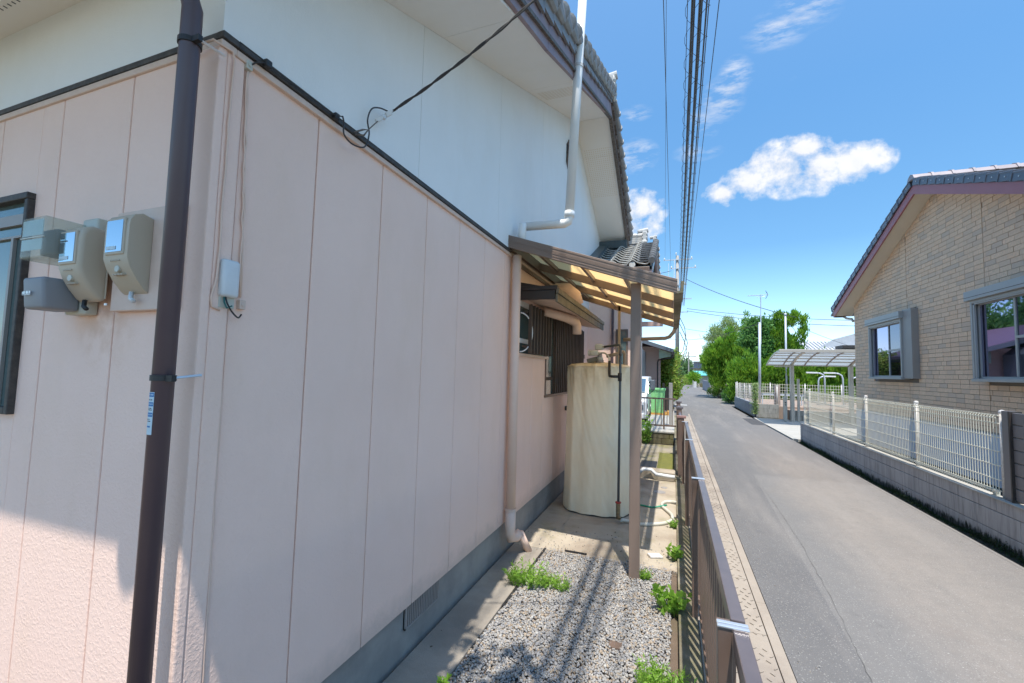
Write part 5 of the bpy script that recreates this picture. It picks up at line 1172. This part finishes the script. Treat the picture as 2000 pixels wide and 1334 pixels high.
MB().tube([(3.6,120,0),(3.6,120,7.8)], [.2,.13], 8).build('pole_shaft', 'pole', dpo); MB().box(1.6, 5.4, 119.9, 120, 6.5, 6.65).box(2.6,4.6,119.9,120,7.3,7.42).build('cross_arm', 'pole', dpo)
wire(sag((-6,119,6.9), (14,121,6.5), .2), .04, 'thick wire through the top of the distant pole')
dp2 = thing('distant_pole', 'faint farther pole left of the distant one', 'utility pole', (1.2, 190, 0))
MB().tube([(1.2,190,0),(1.2,190,8)], [.2,.15], 8).build('pole_shaft', 'pole', dp2); MB().box(.2, 2.2, 189.9, 190, 7.2, 7.35).build('cross_arm', 'pole', dp2)

# =================================================================== RIGHT SIDE: WALL, MESH FENCE
bw = thing('block_wall', 'grey concrete block wall with a damp mossy foot below the mesh fence', 'wall', (3.48, 9, 0))
rows = [(.352, .488), (.132, .348), (-.095, .128)]
MB().box(3.432, 3.53, 3.0, 14.68, -.2, .486).build('mortar_core', 'mortar_pale', bw)
for ri, (za, zb) in enumerate(rows):
    y_ = 3.02+(.36 if ri % 2 else 0)-.72
    while y_ < 14.7:
        a, b = max(y_, 3.0), min(y_+.714, 14.7)
        if b-a > .02: MB().box(3.42, 3.545, a, b, za, zb-.003).build('concrete_block', 'block', bw, bevel=.005)
        y_ += .72
MB().box(3.40, 3.545, 3.0, 14.7, .490, .502).build('wall_top_mortar', 'pale_concrete', bw, bevel=.003)
MB().box(3.2, 3.42, 3.0, 14.7, -.25, -.05).build('side_gutter', 'soil', kind='structure')
MB().box(3.17, 3.215, 3.0, 14.7, -.2, .002).build('gutter_edge', 'asphalt', kind='structure')
MB().box(3.225, 3.24, 3.0, 14.7, -.2, -.02).build('gutter_lip', 'lid', kind='structure')
# moss and weeds at the wall foot
n_ = 9000; yy_ = RNG.uniform(3.2, 14.5, n_); P_ = np.stack([3.415-np.abs(RNG.normal(0,.045,n_)), yy_, -.05+np.abs(RNG.normal(0,.02,n_))*(1+1.2*np.sin(yy_*3.1))], 1)
ms = leaves('wall_foot_moss', P_, np.tile([[-.3,0,.9]], (n_,1)), .022, 'leaf_moss', None, .5, .7); tag(ms, 'dark moss and tiny weeds along the foot of the grey block wall', 'moss', kind='stuff')
MB().box(3.545, 4.9, 3.0, 14.7, -.2, .16).build('side_yard', 'soil', kind='structure')

def mesh_fence(name, label, A, B, z0, z1, npan, mat_w, mat_p, vstep, rows_, r_w, rp=.022, loops=True, firstpost=True, cat='fence', group=None):
    A, B = Vector((*A, 0)), Vector((*B, 0)); D = B-A; Ln = D.length; u = D.normalized(); nrm = Vector((-u.y, u.x, 0)); t = thing(name, label, cat, (A.x, A.y, z0), group)
    for i in range(npan+1):
        p = A+D*(i/npan)
        if i == 0 and not firstpost: continue
        q = MB().tube([p+Vector((0,0,z0-.02)), p+Vector((0,0,z1))], rp, 12).build('post', mat_p, t, smooth=True)
        MB().lathe((p.x,p.y,z1), [(rp*1.15,-.02),(rp*1.15,.005),(rp*.8,.02),(0,.025)], 12).build('post_cap', mat_p, q)
    for i in range(npan):
        a, b = A+D*(i/npan), A+D*((i+1)/npan); L_ = (b-a).length; m_ = MB(); n2 = int(L_/vstep)
        off = nrm*.028
        for k_ in range(1, n2):
            p = a+u*(L_*k_/n2)+off
            if loops:
                m_.tube([p+Vector((0,0,z0+.07))+nrm*.03, p+Vector((0,0,z0+.035))+nrm*.012, p+Vector((0,0,z0+.07)), p+Vector((0,0,z1-.08)), p+Vector((0,0,z1-.035))+nrm*.012, p+Vector((0,0,z1-.07))+nrm*.03], r_w, 4, False)
            else: m_.bar(p+Vector((0,0,z0+.03)), p+Vector((0,0,z1-.02)), r_w*2, r_w*2, nrm)
        m_.build('mesh_wires', mat_w, t)
        h_ = MB()
        for zz in rows_: h_.bar(a+off*1.25+Vector((0,0,zz)), b+off*1.25+Vector((0,0,zz)), r_w*2.6, r_w*2.6)
        if loops:
            for zz in (z1-.07, z0+.07): h_.bar(a+off+nrm*.03+Vector((0,0,zz)), b+off+nrm*.03+Vector((0,0,zz)), r_w*2.4, r_w*2.4)
        h_.build('horizontal_wires', mat_w, t)
    return t
mesh_fence('mesh_fence', 'cream wire mesh fence with white posts on the grey block wall by the road', (3.50, 6.60), (3.50, 14.05), .50, 1.47, 4, 'cream_wire', 'white_metal', .05, (.58,.70,.86,1.02,1.18,1.34,1.43), .0042, .026)
tag(MB().tube([(3.50,14.56,.48),(3.50,14.56,1.47)], .024, 12).build('end_post', 'white_metal'), 'last white fence post at the far end of the grey block wall', 'post')
for zz in (.58,.86,1.18,1.43): pass
e_ = MB()
for zz in (.58,.70,.86,1.02,1.18,1.34,1.43): e_.bar((3.485,14.05,zz), (3.485,14.56,zz), .008, .008)
for k_ in range(1,10): e_.bar((3.475,14.05+.05*k_,.54), (3.475,14.05+.05*k_,1.43), .006, .006, (1,0,0))
set_parent(e_.build('mesh_wires', 'cream_wire'), bpy.data.objects['end_post'])
sf = thing('slat_fence', 'dark grey aluminium slat fence panel at the right edge of the photo', 'fence', (3.5, 6.4, .5))
MB().box(3.46, 3.55, 6.42, 6.54, .50, 1.49).build('post', 'grey_panel', sf, bevel=.004)
for i in range(7): MB().box(3.475, 3.505, 3.2, 6.40, .53+i*.137, .53+i*.137+.124).build('slat', 'grey_panel', sf, bevel=.004)
MB().box(3.51, 3.54, 6.22, 6.26, .5, 1.49).box(3.51, 3.54, 4.2, 4.24, .5, 1.49).build('slat_stile', 'grey_panel', sf)
MB().box(3.45, 3.56, 6.40, 6.42, .5, 1.49).build('post_edge', 'hood_dark', sf)
tag(MB().lathe((3.50,6.75,.502), [(.03,0),(.03,.06),(.0,.06)], 12).build('post_sleeve', 'cream_plastic'), 'short cream post sleeve on the wall next to the slat fence', 'sleeve')

# far lot: low wall, mesh fences, pillar, gate, carport
fwall = thing('far_block_wall', 'low grey block wall around the raised lot past the driveway', 'wall', (3.36, 22, 0))
def blockrow(axis, c0, c1, fix0, fix1, zs, L_, mat_, parent):
    for ri, (za, zb) in enumerate(zs):
        p = c0-(L_/2 if ri % 2 else 0)
        while p < c1:
            a, b = max(p, c0), min(p+L_-.008, c1)
            if b-a > .03:
                bx = (fix0, fix1, a, b, za, zb-.004) if axis == 'y' else (a, b, fix0, fix1, za, zb-.004)
                MB().box(*bx).build('concrete_block', mat_, parent, bevel=.004)
            p += L_
blockrow('y', 21.85, 28.6, 3.36, 3.50, [(0,.2),(.2,.4),(.4,.6)], .45, 'block_blue', fwall)
blockrow('x', 3.505, 4.30, 21.85, 22.0, [(0,.2),(.2,.4),(.4,.6)], .45, 'block_pale', fwall)
blockrow('x', 4.60, 11, 21.3, 21.45, [(0,.2),(.2,.42)], .45, 'block_pale', fwall)
MB().box(3.5, 16, 22.0, 28.6, -.1, .52).build('raised_lot', 'pavers', kind='structure')
MB().box(4.6, 11, 21.45, 22.0, -.1, .42).build('raised_lot_edge', 'pavers', kind='structure')
mesh_fence('lot_mesh_fence', 'white mesh fence on the road side of the raised lot', (3.43, 21.95), (3.43, 28.5), .60, 1.42, 4, 'white_metal', 'white_metal', .12, (.68,.82,.97,1.12,1.27,1.38), .0035, .024, False)
mesh_fence('lot_mesh_fence', 'short white mesh fence facing the driveway beside the stone pillar', (3.50, 21.93), (4.25, 21.93), .60, 1.42, 1, 'white_metal', 'white_metal', .09, (.68,.82,.97,1.12,1.27,1.38), .003, .024, False, False)
mesh_fence('lot_mesh_fence', 'long grey mesh fence in front of the hedge at the back of the lot', (3.5, 28.55), (12.0, 28.55), .52, 1.45, 5, 'cream_wire', 'white_metal', .12, (.6,.75,.9,1.05,1.2,1.38), .005, .03, False)
tag(MB().box(4.20, 4.40, 22.05, 22.35, 0, 1.44).build('stone_pillar', 'pillar', bevel=.01), 'weathered pinkish stone gate pillar beside the folded gate', 'pillar')
fg = thing('folding_gate', 'folded beige accordion gate between the pillar and the carport post', 'gate', (4.4, 21.3, 0))
for i in range(9): MB().box(4.36+.012*i, 4.375+.012*i+.01, 21.0+.07*i, 21.02+.07*i, .08, 1.22).build('gate_bar', 'carport', fg)
x0_ = 4.34
for i in range(10): MB().bar((4.40,20.95,.15+.10*i), (4.48,21.6,.22+.10*i), .012, .02).build('gate_brace', 'carport', fg)
ip = thing('intercom_post', 'slim grey post with two dark buttons in front of the folded gate', 'post', (4.27, 20.55, 0))
MB().box(4.20, 4.33, 20.5, 20.62, 0, 1.0).build('post_body', 'carport', ip, bevel=.006); MB().box(4.245, 4.285, 20.49, 20.5, .75, .80).box(4.25, 4.28, 20.49, 20.5, .66, .71).build('button', 'black', ip)
cpt = thing('carport', 'beige aluminium carport with a curved smoked roof on the driveway', 'carport', (4.6, 20.7, 0))
def arcy(t_): # t 0 at the low back edge (posts), 1 at the high near edge
    return 20.75-2.35*t_, 2.31+.47*math.sin(t_*math.pi/2)**.9
for xp in (4.55, 6.55):
    MB().box(xp-.06, xp+.06, 20.6, 20.8, 0, 2.34).build('post', 'carport', cpt, bevel=.008)
    a_ = MB(); pr = [(20.8,2.2),(20.8,2.4)]
    up_pts = [(arcy(i/10)[0], arcy(i/10)[1]+.14*(1-i/10)+.03) for i in range(11)]; lo_pts = [(arcy(i/10)[0], arcy(i/10)[1]-.03) for i in range(11)]
    for i in range(10): a_.prism([lo_pts[i], lo_pts[i+1], up_pts[i+1], up_pts[i]], 'x', xp-.045, xp+.045)
    a_.build('cantilever_arm', 'carport', cpt)
MB().box(4.72, 4.80, 20.62, 20.7, 0, 1.75).build('short_post', 'carport', cpt)
for i in range(6):
    a, b = arcy(i/6), arcy((i+1)/6)
    MB().prism([(a[0],a[1]),(b[0],b[1]),(b[0],b[1]+.008),(a[0],a[1]+.008)], 'x', 3.66, 9.4).build('roof_sheet', 'poly_grey', cpt)
    MB().box(3.64, 9.42, a[0]-.04, a[0]+.04, a[1]-.03, a[1]+.02).build('purlin', 'carport', cpt)
b = arcy(1); MB().box(3.64, 9.42, b[0]-.08, b[0]+.02, b[1]-.06, b[1]+.05).build('front_beam', 'carport', cpt, bevel=.01)
for xr in (3.66, 4.25, 5.0, 5.75, 6.5, 7.25, 8.0, 9.3):
    rr_ = MB()
    for i in range(8):
        a, b = arcy(i/8), arcy((i+1)/8); rr_.bar((xr,a[0],a[1]-.015), (xr,b[0],b[1]-.015), .035, .045)
    rr_.build('rib', 'carport' if xr < 4 else 'bronze', cpt)
MB().box(3.9, 4.5, 20.55, 20.62, 2.22, 2.26).build('gutter', 'carport', cpt)
# laundry stands
for (x0_, y_, s_, lab) in ((6.75, 24.6, -1, 'taller curved white laundry pole stand leaning left under the carport'), (7.35, 24.2, -1, 'second taller curved white laundry stand nearer the house'), (7.0, 26.5, 1, 'lower curved laundry stand with its arm to the right, left one'), (8.4, 26.5, 1, 'lower curved laundry stand with its arm to the right, right one')):
    h_ = 2.05 if s_ < 0 else 1.9; t = thing('laundry_stand', lab, 'laundry stand', (x0_, y_, .52), 'curved metal laundry pole stands')
    MB().tube([(x0_,y_,.52),(x0_,y_,h_-.25),(x0_+.04*s_,y_,h_-.1),(x0_+.16*s_,y_,h_-.02),(x0_+.30*s_,y_,h_)], .035, 8).build('upright', 'galv', t, smooth=True)
    MB().box(min(x0_+.28*s_, x0_+.75*s_), max(x0_+.28*s_, x0_+.75*s_), y_-.04, y_+.04, h_-.03, h_+.04).build('arm', 'insul', t, bevel=.01)
    MB().box(x0_-.3, x0_+.3, y_-.2, y_+.2, .52, .58).build('foot', 'pole', t)
tag(MB().box(3.9, 5.6, 23.4, 23.45, .95, 1.02).box(3.92,3.96,23.4,23.45,.52,1.0).box(5.5,5.54,23.4,23.45,.52,1.0).build('metal_bench_rail', 'galv'), 'pale metal rail behind the short mesh fence', 'rail')
# antenna mast
am = thing('antenna_mast', 'tall pale steel mast carrying a television antenna beside the far trees', 'antenna', (3.45, 24.2, .5))
S_ = 24.2/21.1
def sc(x, z): return (x*S_, 24.2, 1.8+(z-1.8)*S_)
MB().tube([(3.445*S_,24.2,.5), sc(3.47,4.13)], .058, 12).build('mast', 'galv', am, smooth=True)
MB().tube([sc(3.51,3.2), sc(3.53,5.35)], .024, 8).build('upper_mast', 'galv', am)
an_ = MB().tube([sc(3.03,5.31), sc(3.80,5.34)], .014, 6)
for i in range(11): x_ = 3.05+.055*i; q = sc(x_,5.313); an_.tube([(q[0],q[1]-.13,q[2]), (q[0],q[1]+.13,q[2])], .006, 5)
an_.build('antenna_boom', 'galv', am)
q = sc(3.80,5.34); MB().tube([q, (q[0]-.10,q[1],q[2]+.20)], .012, 5).tube([q, (q[0]-.10,q[1],q[2]-.20)], .012, 5).tube([(q[0]-.05,q[1]-.15,q[2]+.1),(q[0]-.05,q[1]+.15,q[2]+.1)], .006, 5).tube([(q[0]-.05,q[1]-.15,q[2]-.1),(q[0]-.05,q[1]+.15,q[2]-.1)], .006, 5).build('reflector', 'wire', am)
MB().tube([sc(3.36,5.27), sc(3.5,5.24), sc(3.7,5.28)], .008, 5).build('boom_brace', 'galv', am)
tag(MB().tube([(6.31,30,.5),(6.31,30,5.62)], .055, 10).tube([(6.31,30,5.5),(6.31,30,5.66)], .07, 10).build('steel_pole', 'galv', smooth=True), 'plain thin grey pole rising from the hedge right of the antenna', 'pole')

# =================================================================== RIGHT HOUSE
rh = thing('brick_house', 'tan brick faced house on the right with burgundy barge boards', 'house', (4.8, 10, .16))
HX = 4.8; RY, RZ = 10.6, 5.53       # ridge of the wall line
def rs(y): return RZ-.40*abs(y-RY)-.0   # underside of the verge soffit
MB().prism([(6.4,.16),(14.8,.16),(14.8,rs(14.8)-.02),(RY,RZ-.02),(6.4,rs(6.4)-.02)], 'x', HX+.012, HX+5).build('wall_core', 'mortar', rh)
MB().box(HX-.012, HX+.02, 6.4, 14.82, .16, .98).build('foundation', 'grey_light', rh, bevel=.006)
MB().box(HX-.02, HX+.02, 6.4, 14.83, .985, 1.0).build('drip_strip', 'grey_frame', rh)
WIN = [(11.52, 13.46, 1.82, 3.12), (6.9, 9.40, 1.80, 3.12)]
bh, blen = .084, .25
cells = []
r_ = 0; z_ = 1.004
while z_ < RZ:
    off = (r_*.137) % blen; y_ = 6.4-off
    while y_ < 14.8:
        a, b = max(y_, 6.4), min(y_+blen*(1 if random.random() < .9 else .6), 14.8); y_n = b if b > y_ else y_+blen; y_ = y_n
        for jn in (9.30, 11.83): 
            if a < jn < b: b = jn-.004; y_ = jn+.004
        zt = z_+bh
        if z_+.015 > max(rs(a), rs(b))-.012 or b-a < .03: continue
        if any(w0-.02 < (a+b)/2 < w1+.02 and w2-.02 < z_+bh/2 < w3+.2 for w0, w1, w2, w3 in WIN): continue
        cells.append((a, b-.008, z_+.004, zt-.003))
    z_ += bh; r_ += 1
cells = [c for c in cells]
vis = [c for c in cells if c[1] > 7.9]
vis.sort(key=lambda c: (c[0]**2+16))
near = set(map(id, vis[:300])); fld = MB()
def brick_poly(a, b, z0, z1):
    top = lambda y: min(z1, rs(y)-.006)
    ys2 = sorted({a, b} | {y for y in (RY-(RZ-.006-z1)/.4, RY+(RZ-.006-z1)/.4, RY) if a < y < b})
    p = [(a, z0), (b, z0)]+[(y, top(y)) for y in reversed(ys2) if top(y) > z0+.002]
    # drop the part of the base outside the slope
    if rs(a) < z0+.008: p[0] = (min(b-.01, max(a, RY-(RZ-.006-z0)/.4)), z0)
    if rs(b) < z0+.008: p[1] = (max(a+.01, min(b, RY+(RZ-.006-z0)/.4)), z0)
    return p
for c in cells:
    dx = random.uniform(0, .004); mb_ = MB() if id(c) in near else fld
    p = brick_poly(*c)
    if len(p) < 3: continue
    mb_.prism(p, 'x', HX-.002-dx, HX+.013)
    if id(c) in near: mb_.build('brick', 'brick', rh)
fld.build('brick_field', 'brick_field', rh, kind='stuff')
VX = 4.47
for s_ in (-1, 1):
    ye = RY+s_*4.72; q = 0
    pts = [(RY,RZ),(ye,rs(ye)),(ye,rs(ye)+.02),(RY,RZ+.02)]; MB().prism(pts, 'x', VX+.02, HX+.1).build('verge_soffit', 'soffit_tan', rh)
    MB().prism([(RY,RZ-.03),(ye,rs(ye)-.03),(ye,rs(ye)+.15),(RY,RZ+.15)], 'x', VX-.012, VX+.019).build('barge_board', 'burgundy', rh)
rr2 = MB().prism([(RY-5.0,rs(RY-5.0)+.15),(RY,RZ+.15),(RY+5.0,rs(RY+5.0)+.15),(RY+5.0,rs(RY+5.0)+.20),(RY,RZ+.2),(RY-5.0,rs(RY-5.0)+.20)], 'x', VX, 10).build('roof', 'tile_dark', rh)
MB().box(VX+.02, VX+.3, 15.30, 15.42, 3.62, 3.70).build('eave_gutter', 'hood_dark', rh, bevel=.02)
MB().tube([(VX+.25,15.36,3.64),(VX+.27,15.2,3.57),(VX+.32,14.95,3.52),(VX+.33,14.88,3.44)], .03, 10).build('downpipe', 'carport', rh, smooth=True)
def flap(y_, s_):
    # verge tile: side plate, stepped
    a = Vector((VX-.03, y_, rs(y_)+.15)); d = Vector((0, -s_, .40)).normalized(); n_ = Vector((0, s_*.40, 1)).normalized(); L_ = .30
    m_ = MB(); c = a+d*L_*.5+n_*.075; m_.obox(c, d*L_*.47+n_*(-.012), (.012,0,0), n_*.065); m_.obox(c+n_*.06+Vector((.07,0,0)), d*L_*.5+n_*(-.014), (.09,0,0), n_*.012)
    m_.obox(c-d*L_*.44+Vector((-.004,0,0)), d*.02, (.018,0,0), n_*.07)
    o = m_.build('verge_tile', 'tile_dark', rr2, bevel=.006); q = c+Vector((-.014,0,0)); MB().tube([q, q-Vector((.006,0,0))], .010, 8).build('tile_screw', 'insul', rr2); return o
y_ = RY-.10
while y_ > 6.0: flap(y_-.2, -1); y_ -= .262
y_ = RY+.10
while y_ < 15.3: flap(y_+.2, 1); y_ += .262
x_ = VX-.05
while x_ < 9.5:
    MB().prism([(RY-.14,RZ+.25),(RY-.09,RZ+.33),(RY,RZ+.37),(RY+.09,RZ+.33),(RY+.14,RZ+.25)], 'x', x_, x_+.29).build('ridge_tile', 'tile_ridge', rr2); 
    MB().prism([(RY-.155,RZ+.25),(RY-.10,RZ+.345),(RY,RZ+.385),(RY+.10,RZ+.345),(RY+.155,RZ+.25)], 'x', x_+.28, x_+.32).build('ridge_tile_lip', 'tile_ridge', rr2); x_ += .31
# windows
def rwin(y0, y1, z0, z1, mid, panel_side, screens):
    fd = .16
    w = MB().box(HX-fd, HX, y0, y0+.045, z0, z1).box(HX-fd, HX, y1-.045, y1, z0, z1).box(HX-fd-.02, HX, y0, y1, z0-.05, z0).box(HX-fd, HX, y0, y1, z1, z1+.05).build('window', 'grey_frame', rh, bevel=.004)
    MB().box(HX-fd-.05, HX, y0-.05, y1+.06, z1+.051, z1+.21).build('shutter_box', 'grey_frame', w, bevel=.008); MB().box(HX-fd-.054, HX-fd-.049, y0-.05, y1+.06, z1+.10, z1+.106).build('box_seam', 'hood_dark', w)
    s_ = MB()
    for yy0 in (y0+.05, mid-.02, y1-.09): s_.box(HX-.10, HX-.07, yy0, yy0+.035, z0+.03, z1-.03)
    s_.box(HX-.10, HX-.07, y0+.05, y1-.05, z0, z0+.035).box(HX-.10, HX-.07, y0+.05, y1-.05, z1-.035, z1); s_.box(HX-.15, HX-.125, y1-.09, y1-.05, z0, z1).box(HX-.15, HX-.125, y0+.05, y1-.05, z1-.02, z1).build('sash', 'grey_frame', w)
    MB().box(HX-.085, HX-.08, y0+.085, mid-.02, z0+.03, z1-.03).build('pane', 'pane_dark', w); MB().box(HX-.075, HX-.07, mid+.015, y1-.09, z0+.03, z1-.03).build('pane', 'pane', w)
    MB().box(HX-.105, HX-.095, y0+.085, mid-.02, (z0+z1)/2-.02, (z0+z1)/2+.02).build('screen_bar', 'grey_frame', w)
    if panel_side: MB().box(HX-.13, HX-.001, y0-.38, y0-.001, z0-.03, z1+.23).build('shutter_casing', 'ceramic', w, bevel=.006)
    return w
rwin(11.76, 13.44, 1.87, 3.10, 12.50, True, True)
rwin(7.0, 9.39, 1.86, 3.10, 8.50, False, True)

# =================================================================== DISTANT BUILDINGS, RIGHT
t = thing('garage', 'beige ribbed garage with a teal metal roof beside the far road', 'garage', (4.2, 75, 0))
MB().box(3.45, 8, 75, 80, 0, 1.75).build('wall', 'beige_wall', t)
for i in range(10): MB().box(3.5+.28*i, 3.52+.28*i, 74.97, 75, .1, 1.7).build('wall_rib', 'bronze', t)
MB().prism([(74.6,1.72),(79,2.4),(79,2.5),(74.6,1.82)], 'x', 3.0, 8.2).build('roof', 'teal_roof', t)
t = thing('distant_house', 'pale two storey house with a mauve wall beyond the teal roof', 'house', (6, 92, 0))
MB().box(3.7, 12, 90, 98, 0, 3.1).build('lower_wall', 'beige_wall', t); MB().box(3.9, 12, 90.5, 98, 3.1, 4.3).build('upper_wall', 'mauve_wall', t)
MB().box(3.2, 12, 89.3, 98, 3.05, 3.2).build('lower_roof', 'grey_sheet', t); MB().box(3.7, 12, 90, 98.2, 4.3, 4.45).build('roof', 'white_roof', t)
for i in range(4): MB().box(4.2+i*.9, 4.25+i*.9, 90.45, 90.5, 3.2, 4.25).build('wall_rib', 'white_roof', t)
tag(MB().box(3.55, 3.75, 50, 62, -.1, 1.15).build('side_wall', 'mauve_wall'), 'plain mauve grey wall along the road beyond the junipers', 'wall')
tag(MB().box(2.75, 3.1, 68, 68.1, -.1, .85).box(2.6,2.68,68,68.1,-.1,1.0).build('white_gate', 'white_metal'), 'small white gate in front of the teal roofed garage', 'gate')
tag(MB().box(3.75, 4.6, 72.5, 72.7, -.1, .55).build('garden_wall', 'old_block'), 'low brown wall in front of the beige garage', 'wall')
cf_ = thing('lane_fence', 'weathered pale board fence behind the juniper trunks', 'fence', (3.9, 34, 0))
for i in range(12): MB().box(4.2+.0*i, 4.24, 33.0+.3*i, 33.27+.3*i, 0, .95+.03*(i % 2)).build('fence_board', 'mauve_wall', cf_)
t = thing('tiled_house', 'distant house with white grey tiled roof behind the carport', 'house', (11, 41, 0))
MB().box(9, 18, 41, 47, 0, 3.7).build('wall', 'beige_wall', t)
rf = MB().prism([(40.2,3.75),(44,4.9),(48,3.7),(48,3.6),(44,4.75),(40.2,3.6)], 'x', 8.8, 18).build('roof', 'white_roof', t)
for i in range(34): MB().bar((8.9+.27*i,40.2,3.80), (8.9+.27*i,44,4.95), .07, .07).build('roof_tile_rib', 'white_roof', rf)
MB().prism([(12.2,5.0),(18,6.8),(18,4.2),(11.0,4.2)], 'y', 42, 42.1).build('upper_gable', 'white_roof', t)
MB().box(12.0, 14.5, 39.4, 41, 4.1, 4.35).build('dark_eave', 'hood_dark', t)
